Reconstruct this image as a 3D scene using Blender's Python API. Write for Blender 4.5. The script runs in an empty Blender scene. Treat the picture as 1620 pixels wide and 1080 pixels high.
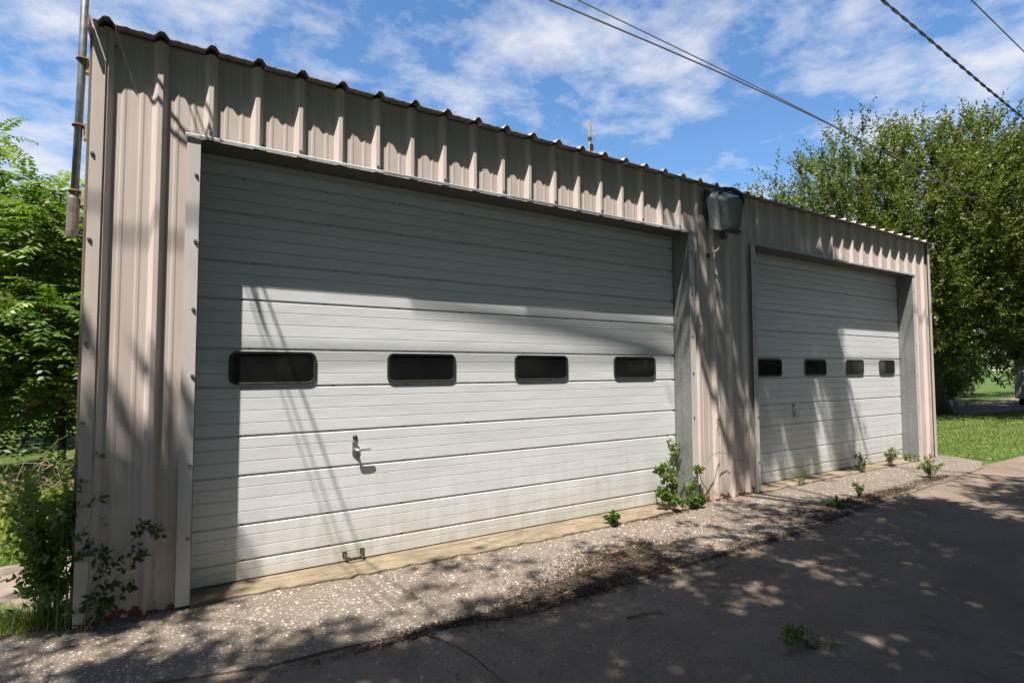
import bpy, bmesh, math, random
import numpy as np
from mathutils import Vector, Matrix
random.seed(7); RNG = np.random.default_rng(11)
scene = bpy.context.scene
C = scene.collection
# ------------------------------------------------------------------ camera
CAM = np.array((0.3402, -4.3971, 1.5704)); YAW, PITCH, ROLL, FPX = 0.5652, 0.0505, -0.003, 880.41
_s, _c = math.sin(YAW), math.cos(YAW)
FW = np.array((_s*math.cos(PITCH), _c*math.cos(PITCH), math.sin(PITCH)))
_rt = np.array((_c, -_s, 0.0)); _up = np.cross(_rt, FW)
RT = _rt*math.cos(ROLL)+_up*math.sin(ROLL); UP = -_rt*math.sin(ROLL)+_up*math.cos(ROLL)
cd = bpy.data.cameras.new('camera'); cam = bpy.data.objects.new('camera', cd); C.objects.link(cam)
cd.sensor_width = 36.0; cd.lens = FPX/1620*36; cd.clip_start = 0.05; cd.clip_end = 2000
M = Matrix.Identity(4)
for r in range(3):
    M[r][0], M[r][1], M[r][2], M[r][3] = RT[r], UP[r], -FW[r], CAM[r]
cam.matrix_world = M; scene.camera = cam
def in_frame(P, margin=0.0):
    d = np.asarray(P, float)-CAM; z = d@FW
    if z < 0.1: return False
    return abs((d@RT)/z*FPX) < 810+margin and abs((d@UP)/z*FPX) < 540+margin
# ------------------------------------------------------------------ sun, sky, exposure
SUN = np.array((1.25, 1.0, -3.75)); SUN = SUN/np.linalg.norm(SUN)          # direction the light travels
sl = bpy.data.lights.new('sun', 'SUN'); so = bpy.data.objects.new('sun', sl); C.objects.link(so)
sl.energy = 5.0; sl.angle = math.radians(0.55); sl.color = (1.0, 0.945, 0.87)
so.rotation_euler = Vector(SUN).to_track_quat('-Z', 'Y').to_euler(); so.location = (-20, -16, 60)
world = bpy.data.worlds.new('World'); scene.world = world; world.use_nodes = True
wt = world.node_tree; wn = wt.nodes; wl = wt.links; wn.clear()
def N(t, kind, **kw):
    n = t.nodes.new(kind)
    for k, v in kw.items(): setattr(n, k, v)
    return n
sky = N(wt, 'ShaderNodeTexSky', sky_type='NISHITA'); sky.sun_disc = False
sky.sun_elevation = math.asin(-SUN[2]); sky.sun_rotation = math.atan2(-SUN[0], -SUN[1])
sky.air_density = 1.0; sky.dust_density = 0.35; sky.ozone_density = 2.2; sky.altitude = 200
tc = N(wt, 'ShaderNodeTexCoord'); sep = N(wt, 'ShaderNodeSeparateXYZ'); wl.new(tc.outputs['Generated'], sep.inputs[0])
zz = N(wt, 'ShaderNodeMath', operation='ADD'); zz.inputs[1].default_value = 0.12; wl.new(sep.outputs['Z'], zz.inputs[0])
zm = N(wt, 'ShaderNodeMath', operation='MAXIMUM'); zm.inputs[1].default_value = 0.05; wl.new(zz.outputs[0], zm.inputs[0])
dx = N(wt, 'ShaderNodeMath', operation='DIVIDE'); dy = N(wt, 'ShaderNodeMath', operation='DIVIDE')
wl.new(sep.outputs['X'], dx.inputs[0]); wl.new(zm.outputs[0], dx.inputs[1]); wl.new(sep.outputs['Y'], dy.inputs[0]); wl.new(zm.outputs[0], dy.inputs[1])
cmb = N(wt, 'ShaderNodeCombineXYZ'); wl.new(dx.outputs[0], cmb.inputs[0]); wl.new(dy.outputs[0], cmb.inputs[1])
mapn = N(wt, 'ShaderNodeMapping'); mapn.inputs['Location'].default_value = (3.2, 1.35, 0); wl.new(cmb.outputs[0], mapn.inputs[0])
nz1 = N(wt, 'ShaderNodeTexNoise'); nz1.inputs['Scale'].default_value = 1.15; nz1.inputs['Detail'].default_value = 3
nz2 = N(wt, 'ShaderNodeTexNoise'); nz2.inputs['Scale'].default_value = 5.2; nz2.inputs['Detail'].default_value = 6; nz2.inputs['Roughness'].default_value = 0.62; nz2.inputs['Distortion'].default_value = 0.1
for n_ in (nz1, nz2): wl.new(mapn.outputs[0], n_.inputs['Vector'])
a1 = N(wt, 'ShaderNodeMath', operation='MULTIPLY'); a1.inputs[1].default_value = 0.75; wl.new(nz1.outputs['Fac'], a1.inputs[0])
a2 = N(wt, 'ShaderNodeMath', operation='MULTIPLY_ADD'); a2.inputs[1].default_value = 0.72; wl.new(nz2.outputs['Fac'], a2.inputs[0]); wl.new(a1.outputs[0], a2.inputs[2])
cr = N(wt, 'ShaderNodeValToRGB'); cr.color_ramp.elements[0].position = 0.70; cr.color_ramp.elements[0].color = (0, 0, 0, 1); cr.color_ramp.elements[1].position = 0.95; cr.color_ramp.elements[1].color = (.93, .93, .93, 1)
wl.new(a2.outputs[0], cr.inputs[0])
bg1 = N(wt, 'ShaderNodeBackground'); bg1.inputs['Strength'].default_value = 0.09
hs = N(wt, 'ShaderNodeHueSaturation'); hs.inputs['Saturation'].default_value = 1.18; wl.new(sky.outputs[0], hs.inputs['Color']); wl.new(hs.outputs[0], bg1.inputs['Color'])
bg2 = N(wt, 'ShaderNodeBackground'); bg2.inputs['Color'].default_value = (0.86, 0.88, 0.97, 1); bg2.inputs['Strength'].default_value = 0.42
mx = N(wt, 'ShaderNodeMixShader'); wl.new(cr.outputs[0], mx.inputs[0]); wl.new(bg1.outputs[0], mx.inputs[1]); wl.new(bg2.outputs[0], mx.inputs[2])
wo = N(wt, 'ShaderNodeOutputWorld'); wl.new(mx.outputs[0], wo.inputs['Surface'])
scene.view_settings.view_transform = 'Standard'; scene.view_settings.look = 'None'
scene.view_settings.exposure = 1.2; scene.view_settings.gamma = 1.0; scene.view_settings.use_curve_mapping = False
scene.render.engine = 'CYCLES'; scene.render.resolution_x = 1024; scene.render.resolution_y = 682
scene.cycles.max_bounces = 4; scene.cycles.diffuse_bounces = 3; scene.cycles.transparent_max_bounces = 6
# ------------------------------------------------------------------ material helpers
def mat(name, base=(.5, .5, .5), rough=.6, metal=0.0, spec=0.4):
    m = bpy.data.materials.new(name); m.use_nodes = True
    t = m.node_tree; b = t.nodes['Principled BSDF']
    b.inputs['Base Color'].default_value = (*base, 1); b.inputs['Roughness'].default_value = rough
    b.inputs['Metallic'].default_value = metal; b.inputs['Specular IOR Level'].default_value = spec
    return m, t, b
def coords(t, kind='Object', scale=(1, 1, 1)):
    g = N(t, 'ShaderNodeTexCoord'); mp = N(t, 'ShaderNodeMapping'); mp.inputs['Scale'].default_value = scale
    t.links.new(g.outputs[kind], mp.inputs[0]); return mp.outputs[0]
def wpos(t, scale=(1, 1, 1)):
    g = N(t, 'ShaderNodeNewGeometry'); mp = N(t, 'ShaderNodeMapping'); mp.inputs['Scale'].default_value = scale
    t.links.new(g.outputs['Position'], mp.inputs[0]); return mp.outputs[0]
def noise(t, vec, scale, detail=4, rough=.55, dist=0.0):
    n = N(t, 'ShaderNodeTexNoise'); n.inputs['Scale'].default_value = scale; n.inputs['Detail'].default_value = detail
    n.inputs['Roughness'].default_value = rough; n.inputs['Distortion'].default_value = dist
    t.links.new(vec, n.inputs['Vector']); return n.outputs['Fac']
def ramp(t, fac, stops):
    r = N(t, 'ShaderNodeValToRGB'); e = r.color_ramp.elements
    while len(e) < len(stops): e.new(0.5)
    for i, (p, c) in enumerate(stops):
        e[i].position = p; e[i].color = (*c, 1) if len(c) == 3 else c
    t.links.new(fac, r.inputs[0]); return r.outputs[0]
def g3(v): return (v, v, v)
def mixc(t, fac, a, b, mode='MIX'):
    n = N(t, 'ShaderNodeMix', data_type='RGBA', blend_type=mode)
    for s, v in ((n.inputs['Factor'], fac), (n.inputs['A'], a), (n.inputs['B'], b)):
        if isinstance(v, (int, float)): s.default_value = v
        elif isinstance(v, tuple): s.default_value = (*v, 1)
        else: t.links.new(v, s)
    return n.outputs['Result']
def mth(t, op, a, b=None, clamp=False):
    n = N(t, 'ShaderNodeMath', operation=op); n.use_clamp = clamp
    for s, v in zip(n.inputs, (a, b)):
        if v is None: continue
        if isinstance(v, (int, float)): s.default_value = v
        else: t.links.new(v, s)
    return n.outputs[0]
def zof(t):
    g = N(t, 'ShaderNodeNewGeometry'); s = N(t, 'ShaderNodeSeparateXYZ'); t.links.new(g.outputs['Position'], s.inputs[0]); return s.outputs['Z']
def bump(t, b, h, strength=.3, dist=.01):
    n = N(t, 'ShaderNodeBump'); n.inputs['Strength'].default_value = strength; n.inputs['Distance'].default_value = dist
    t.links.new(h, n.inputs['Height']); t.links.new(n.outputs[0], b.inputs['Normal'])
MT = {}
# painted siding: pinkish beige, chalky, rain streaks, grime low down, rust bites at the bottom edge
m, t, b = mat('siding_paint', rough=.55); v = wpos(t); vs = wpos(t, (9, 9, .55))
col = ramp(t, noise(t, vs, 1.6, 5, .6), [(.3, (.51, .425, .38)), (.7, (.61, .525, .475))])
col = mixc(t, mth(t, 'MULTIPLY', ramp(t, noise(t, v, 2.3, 6, .65), [(.45, g3(0)), (.75, g3(1))]), .35), col, (.44, .37, .32))
z = zof(t)
low = mth(t, 'MULTIPLY', mth(t, 'SUBTRACT', 1.0, mth(t, 'DIVIDE', z, .75), True), ramp(t, noise(t, wpos(t, (7, 7, 2.2)), 1.5, 6, .7), [(.35, g3(0)), (.7, g3(1))]))
col = mixc(t, mth(t, 'MULTIPLY', low, .85), col, (.24, .205, .15))
rn = noise(t, v, 13, 5, .6)
edge = mth(t, 'SUBTRACT', mth(t, 'ADD', .03, mth(t, 'MULTIPLY', mth(t, 'SUBTRACT', rn, .5), .5)), z)
rust = mth(t, 'GREATER_THAN', edge, 0.0)
col = mixc(t, rust, col, ramp(t, noise(t, v, 60, 3), [(.3, (.09, .022, .012)), (.7, (.22, .06, .028))]))
t.links.new(col, b.inputs['Base Color']); bump(t, b, noise(t, v, 3.0, 2), .12, .01); MT['siding'] = m
# trims: same paint, cleaner and paler
m, t, b = mat('trim_paint', rough=.5); v = wpos(t)
col = ramp(t, noise(t, wpos(t, (6, 6, .8)), 2, 5), [(.3, (.50, .46, .43)), (.7, (.59, .55, .52))])
col = mixc(t, mth(t, 'MULTIPLY', ramp(t, noise(t, v, 6, 5, .7), [(.55, g3(0)), (.8, g3(1))]), .4), col, (.35, .27, .2))
t.links.new(col, b.inputs['Base Color']); MT['trim'] = m
# door paint
m, t, b = mat('door_paint', rough=.42); v = wpos(t); z = zof(t)
col = ramp(t, noise(t, wpos(t, (1.2, 1.2, 7)), 1.4, 6, .6), [(.3, (.61, .615, .618)), (.7, (.685, .69, .693))])
st = mth(t, 'MULTIPLY', ramp(t, noise(t, wpos(t, (5, 5, .8)), 2.2, 6, .65), [(.4, g3(0)), (.75, g3(1))]), mth(t, 'SUBTRACT', 1.0, mth(t, 'DIVIDE', z, 1.0), True))
col = mixc(t, mth(t, 'MULTIPLY', st, .5), col, (.36, .33, .23))
low = mth(t, 'MULTIPLY', mth(t, 'SUBTRACT', 1.0, mth(t, 'DIVIDE', z, .4), True), ramp(t, noise(t, v, 4, 6, .7), [(.3, g3(.1)), (.65, g3(1))]))
col = mixc(t, mth(t, 'MULTIPLY', low, .7), col, (.38, .345, .24))
spk = ramp(t, noise(t, v, 90, 2), [(.73, g3(0)), (.76, g3(1))])
col = mixc(t, mth(t, 'MULTIPLY', spk, .5), col, (.25, .22, .17))
t.links.new(col, b.inputs['Base Color']); bump(t, b, mth(t, 'ADD', noise(t, wpos(t, (.8, 1, 3)), 1.6, 3), mth(t, 'MULTIPLY', noise(t, v, 11, 2), .15)), .22, .02); MT['door'] = m
m, t, b = mat('joint_grime', (.06, .055, .05), .8); MT['joint'] = m
m, t, b = mat('galvanised', rough=.5, metal=.55); v = wpos(t)
vo = N(t, 'ShaderNodeTexVoronoi'); vo.inputs['Scale'].default_value = 70; t.links.new(v, vo.inputs['Vector'])
col = mixc(t, .5, ramp(t, vo.outputs['Color'], [(.2, (.17, .18, .18)), (.8, (.30, .31, .31))]), ramp(t, noise(t, v, 3, 5), [(.3, (.19, .19, .185)), (.7, (.31, .31, .30))]))
t.links.new(col, b.inputs['Base Color']); MT['galv'] = m
m, t, b = mat('roof_metal', rough=.5, metal=.2); v = wpos(t)
col = ramp(t, noise(t, v, 5, 5), [(.3, (.36, .32, .28)), (.65, (.50, .455, .42))])
gy = N(t, 'ShaderNodeSeparateXYZ'); t.links.new(v, gy.inputs[0])
edge = mth(t, 'MULTIPLY', mth(t, 'SUBTRACT', -.085, gy.outputs['Y']), 6.0, True)
rs = ramp(t, mth(t, 'ADD', noise(t, wpos(t, (5, 14, 8)), 2, 6, .7), edge), [(.60, g3(0)), (.70, g3(1))])
col = mixc(t, rs, col, ramp(t, noise(t, v, 40, 3), [(.3, (.10, .035, .015)), (.7, (.36, .13, .04))]))
t.links.new(col, b.inputs['Base Color']); MT['roof'] = m
def simple(name, c, rough=.6, metal=0.0, var=.25, sc=20, bmp=0):
    m, t, b = mat(name, c, rough, metal); v = wpos(t)
    f = noise(t, v, sc, 5, .6)
    t.links.new(ramp(t, f, [(.3, tuple(x*(1-var) for x in c)), (.7, tuple(min(1, x*(1+var)) for x in c))]), b.inputs['Base Color'])
    if bmp: bump(t, b, f, bmp, .01)
    MT[name] = m; return m
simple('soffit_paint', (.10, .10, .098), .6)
simple('header_metal', (.36, .38, .39), .5, .1)
simple('dark_interior', (.035, .034, .032), .9)
simple('window_gasket', (.022, .02, .018), .45)
simple('frame_metal', (.05, .046, .04), .4, .3)
simple('chrome', (.55, .55, .55), .25, .9, .1)
simple('dark_steel', (.07, .06, .05), .5, .5)
simple('rust_steel', (.16, .07, .035), .8, .2, .5, 40)
simple('brown_steel', (.075, .045, .03), .75, .2, .5, 50)
simple('strut', (.34, .32, .22), .6, .2)
simple('lamp_grey', (.42, .42, .41), .5, .1)
simple('lamp_dark', (.035, .035, .035), .5)
simple('reflector', (.62, .61, .56), .3, .35)
simple('cable_black', (.02, .02, .02), .6)
simple('wire_grey', (.13, .125, .12), .45, .3)
simple('mast_steel', (.15, .15, .145), .5, .5, .35)
simple('mast_fitting', (.17, .14, .125), .65, .2, .35)
simple('cable_tan', (.42, .36, .28), .6)
simple('wood_pole', (.34, .30, .24), .8)
simple('bark', (.085, .065, .048), .9, 0, .45, 14, .8)
simple('bark_dark', (.05, .04, .03), .9, 0, .45, 14, .8)
simple('twig_brown', (.19, .13, .085), .9, 0, .4)
simple('vine_brown', (.26, .19, .12), .9, 0, .4)
simple('green_stem', (.10, .15, .04), .7)
simple('stone', (.42, .38, .33), .85, 0, .3, 9, .5)
simple('shed_wall', (.43, .41, .37), .7, 0, .12, 6)
simple('shed_roof', (.025, .024, .022), .8)
simple('crack_dirt', (.035, .03, .025), .95)
m, t, b = mat('glass_dark', (.008, .009, .01), .06, 0, .17); v = wpos(t)
t.links.new(ramp(t, noise(t, wpos(t, (4, 4, 1.5)), 2.5, 4), [(.35, g3(.05)), (.75, g3(.16))]), b.inputs['Roughness']); MT['glass'] = m
m = bpy.data.materials.new('lamp_lens'); m.use_nodes = True; t = m.node_tree; t.nodes.clear()
gl = N(t, 'ShaderNodeBsdfGlossy'); gl.inputs['Roughness'].default_value = .05
tr = N(t, 'ShaderNodeBsdfTransparent'); tr.inputs['Color'].default_value = (.85, .87, .86, 1)
df = N(t, 'ShaderNodeBsdfDiffuse'); df.inputs['Color'].default_value = (.72, .72, .69, 1)
fr = N(t, 'ShaderNodeFresnel'); fr.inputs['IOR'].default_value = 1.6
x1 = N(t, 'ShaderNodeMixShader'); x2 = N(t, 'ShaderNodeMixShader'); oo = N(t, 'ShaderNodeOutputMaterial')
x2.inputs[0].default_value = .22; t.links.new(tr.outputs[0], x2.inputs[1]); t.links.new(df.outputs[0], x2.inputs[2])
t.links.new(fr.outputs[0], x1.inputs[0]); t.links.new(x2.outputs[0], x1.inputs[1]); t.links.new(gl.outputs[0], x1.inputs[2]); t.links.new(x1.outputs[0], oo.inputs[0]); MT['lens'] = m
# ground surfaces
m, t, b = mat('asphalt', rough=.85, spec=.25); v = wpos(t)
col = ramp(t, noise(t, v, .8, 6, .6), [(.25, (.155, .113, .083)), (.5, (.225, .17, .128)), (.75, (.285, .22, .17))])
col = mixc(t, ramp(t, noise(t, v, 160, 3, .7), [(.35, g3(.55)), (.62, g3(0))]), col, (.045, .04, .037))
vo = N(t, 'ShaderNodeTexVoronoi'); vo.inputs['Scale'].default_value = 70; t.links.new(v, vo.inputs['Vector'])
col = mixc(t, ramp(t, vo.outputs['Distance'], [(.13, g3(.8)), (.22, g3(0))]), col, ramp(t, vo.outputs['Color'], [(.3, (.09, .08, .07)), (.9, (.34, .30, .26))]))
col = mixc(t, ramp(t, noise(t, v, 2.6, 7, .7, .4), [(.56, g3(0)), (.68, g3(.55))]), col, (.085, .065, .05))
col = mixc(t, ramp(t, noise(t, wpos(t, (1, 3.5, 1)), 1.1, 6, .65), [(.55, g3(0)), (.7, g3(.35))]), col, (.30, .245, .20))
t.links.new(col, b.inputs['Base Color']); bump(t, b, mth(t, 'ADD', mth(t, 'ADD', noise(t, v, 120, 3, .7), vo.outputs['Distance']), noise(t, v, 6, 4)), .9, .008); MT['asphalt'] = m
m, t, b = mat('aggregate', rough=.75, spec=.3); v = wpos(t)
vo = N(t, 'ShaderNodeTexVoronoi'); vo.inputs['Scale'].default_value = 62; t.links.new(v, vo.inputs['Vector'])
peb = ramp(t, vo.outputs['Color'], [(.1, (.11, .088, .07)), (.45, (.21, .17, .138)), (.7, (.27, .233, .198)), (.95, (.42, .39, .35))])
mk_ = ramp(t, vo.outputs['Distance'], [(.25, g3(1)), (.5, g3(0))])
mtx = ramp(t, noise(t, v, 4, 6, .65), [(.3, (.095, .076, .06)), (.7, (.175, .142, .112))])
col = mixc(t, mk_, mtx, peb)
col = mixc(t, mth(t, 'MULTIPLY', ramp(t, noise(t, v, 1.3, 5, .6), [(.4, g3(0)), (.7, g3(1))]), .45), col, (.13, .10, .075))
t.links.new(col, b.inputs['Base Color']); bump(t, b, mth(t, 'ADD', mk_, noise(t, v, 120, 2)), .6, .006); MT['aggregate'] = m
m, t, b = mat('pebbles', rough=.6, spec=.35)
at = N(t, 'ShaderNodeAttribute', attribute_name='lv')
t.links.new(ramp(t, at.outputs['Fac'], [(0, (.10, .08, .062)), (.4, (.22, .18, .145)), (.75, (.31, .268, .228)), (1, (.46, .43, .385))]), b.inputs['Base Color']); MT['pebbles'] = m
m, t, b = mat('slab_concrete', rough=.85); v = wpos(t)
col = ramp(t, noise(t, v, 3, 6, .65), [(.3, (.17, .13, .085)), (.7, (.26, .207, .142))])
col = mixc(t, ramp(t, noise(t, v, 45, 5, .7), [(.45, g3(0)), (.75, g3(.6))]), col, (.14, .11, .075))
col = mixc(t, ramp(t, noise(t, wpos(t, (1.2, 4, 1)), 3.2, 7, .7, .3), [(.44, g3(0)), (.6, g3(.8))]), col, (.105, .082, .055))
t.links.new(col, b.inputs['Base Color']); bump(t, b, noise(t, v, 60, 5, .7), .5, .008); MT['slab'] = m
m, t, b = mat('path_concrete', rough=.9); v = wpos(t)
col = ramp(t, noise(t, v, 2.5, 6, .65), [(.3, (.13, .10, .08)), (.7, (.22, .175, .145))])
t.links.new(col, b.inputs['Base Color']); bump(t, b, noise(t, v, 90, 4, .7), .5, .006); MT['path'] = m
m, t, b = mat('soil_grass', rough=.95, spec=.1); v = wpos(t)
col = ramp(t, noise(t, v, 2.2, 6, .65), [(.3, (.05, .085, .018)), (.6, (.085, .135, .028)), (.8, (.12, .15, .05))])
col = mixc(t, ramp(t, noise(t, v, 40, 4, .7), [(.4, g3(.5)), (.65, g3(0))]), col, (.03, .045, .012))
t.links.new(col, b.inputs['Base Color']); bump(t, b, noise(t, v, 70, 4, .7), .8, .02); MT['ground'] = m
def leafmat(name, stops, trans=.35, tcol=None, gloss=.45):
    m = bpy.data.materials.new(name); m.use_nodes = True; t = m.node_tree; b = t.nodes['Principled BSDF']
    at = N(t, 'ShaderNodeAttribute', attribute_name='lv'); v = wpos(t)
    f = mth(t, 'ADD', mth(t, 'MULTIPLY', at.outputs['Fac'], .6), mth(t, 'MULTIPLY', mth(t, 'SUBTRACT', noise(t, v, 1.1, 3), .28), 1.0))
    col = ramp(t, f, stops); t.links.new(col, b.inputs['Base Color']); b.inputs['Roughness'].default_value = gloss; b.inputs['Specular IOR Level'].default_value = .35
    tl = N(t, 'ShaderNodeBsdfTranslucent'); tcx = mixc(t, 1.0, col, tcol or (1.5, 1.7, .55), 'MULTIPLY'); t.links.new(tcx, tl.inputs['Color'])
    ms = N(t, 'ShaderNodeMixShader'); ms.inputs[0].default_value = trans
    o = t.nodes['Material Output']; t.links.new(b.outputs[0], ms.inputs[1]); t.links.new(tl.outputs[0], ms.inputs[2]); t.links.new(ms.outputs[0], o.inputs['Surface'])
    MT[name] = m
leafmat('leaf_sumac', [(.1, (.035, .07, .012)), (.5, (.09, .155, .025)), (.85, (.20, .25, .045))])
leafmat('leaf_olive', [(.1, (.045, .06, .012)), (.5, (.092, .115, .024)), (.85, (.16, .175, .042))])
leafmat('leaf_deep', [(.15, (.035, .065, .016)), (.5, (.06, .105, .026)), (.85, (.10, .15, .04))])
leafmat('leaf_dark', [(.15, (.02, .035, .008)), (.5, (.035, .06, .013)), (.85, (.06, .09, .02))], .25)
leafmat('leaf_weed', [(.1, (.045, .085, .02)), (.5, (.09, .145, .032)), (.85, (.17, .21, .055))])
leafmat('leaf_shade', [(.15, (.035, .07, .014)), (.5, (.06, .11, .02)), (.85, (.10, .16, .035))], .22)
leafmat('grass_lawn', [(.1, (.07, .115, .02)), (.5, (.115, .175, .032)), (.9, (.20, .22, .07))], .3)
leafmat('grass_tall', [(.1, (.09, .14, .02)), (.5, (.16, .23, .035)), (.9, (.30, .30, .10))], .35)
leafmat('litter', [(.1, (.03, .02, .012)), (.5, (.075, .048, .028)), (.9, (.17, .11, .06))], .1, (1, .8, .6))
# ------------------------------------------------------------------ mesh helpers
class MB:
    def __init__(s): s.v = []; s.f = []
    def add(s, vs, fs):
        o = len(s.v); s.v += [tuple(map(float, x)) for x in vs]; s.f += [tuple(i+o for i in q) for q in fs]; return s
    def box(s, x0, x1, y0, y1, z0, z1):
        vs = [(x, y, z) for x in (x0, x1) for y in (y0, y1) for z in (z0, z1)]
        return s.add(vs, [(0, 1, 3, 2), (4, 6, 7, 5), (0, 4, 5, 1), (2, 3, 7, 6), (0, 2, 6, 4), (1, 5, 7, 3)])
    def hexa(s, b4, t4):
        return s.add(list(b4)+list(t4), [(3, 2, 1, 0), (4, 5, 6, 7), (0, 1, 5, 4), (1, 2, 6, 5), (2, 3, 7, 6), (3, 0, 4, 7)])
    def tube(s, pts, r, n=6, cap=True):
        pts = [np.asarray(p, float) for p in pts]; k = len(pts)
        rs = r if hasattr(r, '__len__') else [r]*k
        o = len(s.v); prev = None
        for i, p in enumerate(pts):
            d = pts[min(i+1, k-1)]-pts[max(i-1, 0)]; d = d/(np.linalg.norm(d)+1e-9)
            if prev is None:
                a = np.array((0, 0, 1.)) if abs(d[2]) < .9 else np.array((1., 0, 0)); u = np.cross(d, a)
            else: u = prev-d*(prev@d)
            u = u/(np.linalg.norm(u)+1e-9); prev = u; w = np.cross(d, u)
            for j in range(n):
                an = 2*math.pi*j/n; s.v.append(tuple(p+rs[i]*(math.cos(an)*u+math.sin(an)*w)))
        for i in range(k-1):
            for j in range(n):
                s.f.append((o+i*n+j, o+i*n+(j+1) % n, o+(i+1)*n+(j+1) % n, o+(i+1)*n+j))
        if cap:
            s.f.append(tuple(o+j for j in reversed(range(n)))); s.f.append(tuple(o+(k-1)*n+j for j in range(n)))
        return s
    def prism(s, outline, axis, a, bb):
        """closed outline (2D) extruded along axis from a to bb"""
        n = len(outline)
        def P(q, h): return {'x': (h, q[0], q[1]), 'y': (q[0], h, q[1]), 'z': (q[0], q[1], h)}[axis]
        vs = [P(q, a) for q in outline]+[P(q, bb) for q in outline]
        return s.add(vs, [tuple(range(n)), tuple(reversed(range(n, 2*n)))]+[(i, i+n, (i+1) % n+n, (i+1) % n) for i in range(n)])
def obj(name, mb, material, parent=None, smooth=False, bevel=0.0):
    me = bpy.data.meshes.new(name)
    me.from_pydata(mb.v, [], mb.f); me.validate()
    bm = bmesh.new(); bm.from_mesh(me); bmesh.ops.recalc_face_normals(bm, faces=bm.faces); bm.to_mesh(me); bm.free()
    me.materials.append(MT[material] if isinstance(material, str) else material)
    if smooth: me.polygons.foreach_set('use_smooth', [True]*len(me.polygons))
    o = bpy.data.objects.new(name, me); C.objects.link(o)
    if parent is not None: o.parent = parent
    if bevel:
        bv = o.modifiers.new('bevel', 'BEVEL'); bv.width = bevel; bv.segments = 2; bv.limit_method = 'ANGLE'
    return o
def sheet(name, mb, material, parent=None, smooth=False):           # open surfaces keep their winding
    me = bpy.data.meshes.new(name); me.from_pydata(mb.v, [], mb.f); me.materials.append(MT[material])
    if smooth: me.polygons.foreach_set('use_smooth', [True]*len(me.polygons))
    o = bpy.data.objects.new(name, me); C.objects.link(o)
    if parent is not None: o.parent = parent
    return o
def tag(o, label=None, cat=None, group=None, kind=None):
    if label: o['label'] = label
    if cat: o['category'] = cat
    if group: o['group'] = group
    if kind: o['kind'] = kind
    return o
def empty(name, loc=(0, 0, 0)):
    o = bpy.data.objects.new(name, None); o.location = loc; o.empty_display_size = .1; C.objects.link(o); return o
def root(name, loc, label, cat, group=None): return tag(empty(name, loc), label, cat, group)
def keep(o, parent):                                                # parent an object built in world coordinates
    o.parent = parent; o.location = -Vector(parent.location); return o
# leaves: numpy arrays -> one mesh of kite quads with a random value per face
def leafmesh(name, P, D, Nn, L, W, material, parent=None, fold=.25, lv=None):
    P = np.asarray(P, float); n = len(P); D = D/(np.linalg.norm(D, axis=1, keepdims=True)+1e-9)
    S = np.cross(D, Nn); S /= (np.linalg.norm(S, axis=1, keepdims=True)+1e-9); U = np.cross(S, D)
    L = np.broadcast_to(np.asarray(L, float), (n,))[:, None]; W = np.broadcast_to(np.asarray(W, float), (n,))[:, None]
    mid = P+D*L*.45+U*W*fold
    V = np.stack([P, mid+S*W*.5, P+D*L-U*L*.08, mid-S*W*.5], 1).reshape(-1, 3)
    me = bpy.data.meshes.new(name); me.vertices.add(4*n); me.vertices.foreach_set('co', V.ravel())
    me.loops.add(4*n); me.loops.foreach_set('vertex_index', np.arange(4*n)); me.polygons.add(n)
    me.polygons.foreach_set('loop_start', np.arange(0, 4*n, 4)); me.polygons.foreach_set('loop_total', np.full(n, 4))
    me.update(calc_edges=True)
    a = me.attributes.new('lv', 'FLOAT', 'FACE'); a.data.foreach_set('value', (RNG.random(n) if lv is None else lv).astype(np.float32))
    me.materials.append(MT[material]); o = bpy.data.objects.new(name, me); C.objects.link(o)
    if parent is not None: keep(o, parent)
    return o
def rnd_dirs(n, up=0.0):
    d = RNG.normal(size=(n, 3)); d[:, 2] += up; return d/(np.linalg.norm(d, axis=1, keepdims=True)+1e-9)
def bez(a, b, c, n=6):
    a, b, c = map(lambda q: np.asarray(q, float), (a, b, c)); return [(1-k)**2*a+2*k*(1-k)*b+k*k*c for k in np.linspace(0, 1, n)]
# ================================================================== ground
def ground_strip(name, xs, yback, yfront, z, material, thick=.03):
    mb = MB(); n = len(xs)
    top = [(x, yb, z) for x, yb in zip(xs, yback)]+[(x, yf, z) for x, yf in zip(xs, yfront)]
    bot = [(x, yf, z-thick) for x, yf in zip(xs, yfront)]
    mb.add(top+bot, [(i, i+1, n+i+1, n+i) for i in range(n-1)]+[(n+i, n+i+1, 2*n+i+1, 2*n+i) for i in range(n-1)])
    return obj(name, mb, material)
ground = tag(obj('ground', MB().add([(-500, -500, -.035), (500, -500, -.035), (500, 500, -.035), (-500, 500, -.035)], [(0, 1, 2, 3)]), 'ground'), kind='structure')
xs = np.arange(-40, 80, 1.0)
road = tag(ground_strip('road', xs, np.full(len(xs), -.77)+RNG.normal(0, .012, len(xs)), np.full(len(xs), -8.2), -.014, 'asphalt'), kind='structure')
xa = np.arange(-4.0, 12.46, .06)
yf = np.interp(xa, [-4, -.3, .4, .8, 1.8, 2.3, 5.8, 7.0, 9.9, 11.4, 12.1, 12.45], [-.6, -.85, -.99, -1.09, -1.2, -1.31, -1.25, -1.12, -.99, -.86, -.66, -.1])
w_ = np.cumsum(RNG.normal(0, .006, len(xa))); w_ -= np.convolve(w_, np.ones(15)/15, 'same'); yf = yf+w_*1.6
yb = np.where(xa < -.06, .16+.02*np.sin(xa*7), np.where(xa > 11.95, np.interp(xa, [11.95, 12.45], [.22, 0.0]), .28))
apron = tag(ground_strip('apron', xa, yb, yf, 0.0, 'aggregate'), kind='structure')
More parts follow.
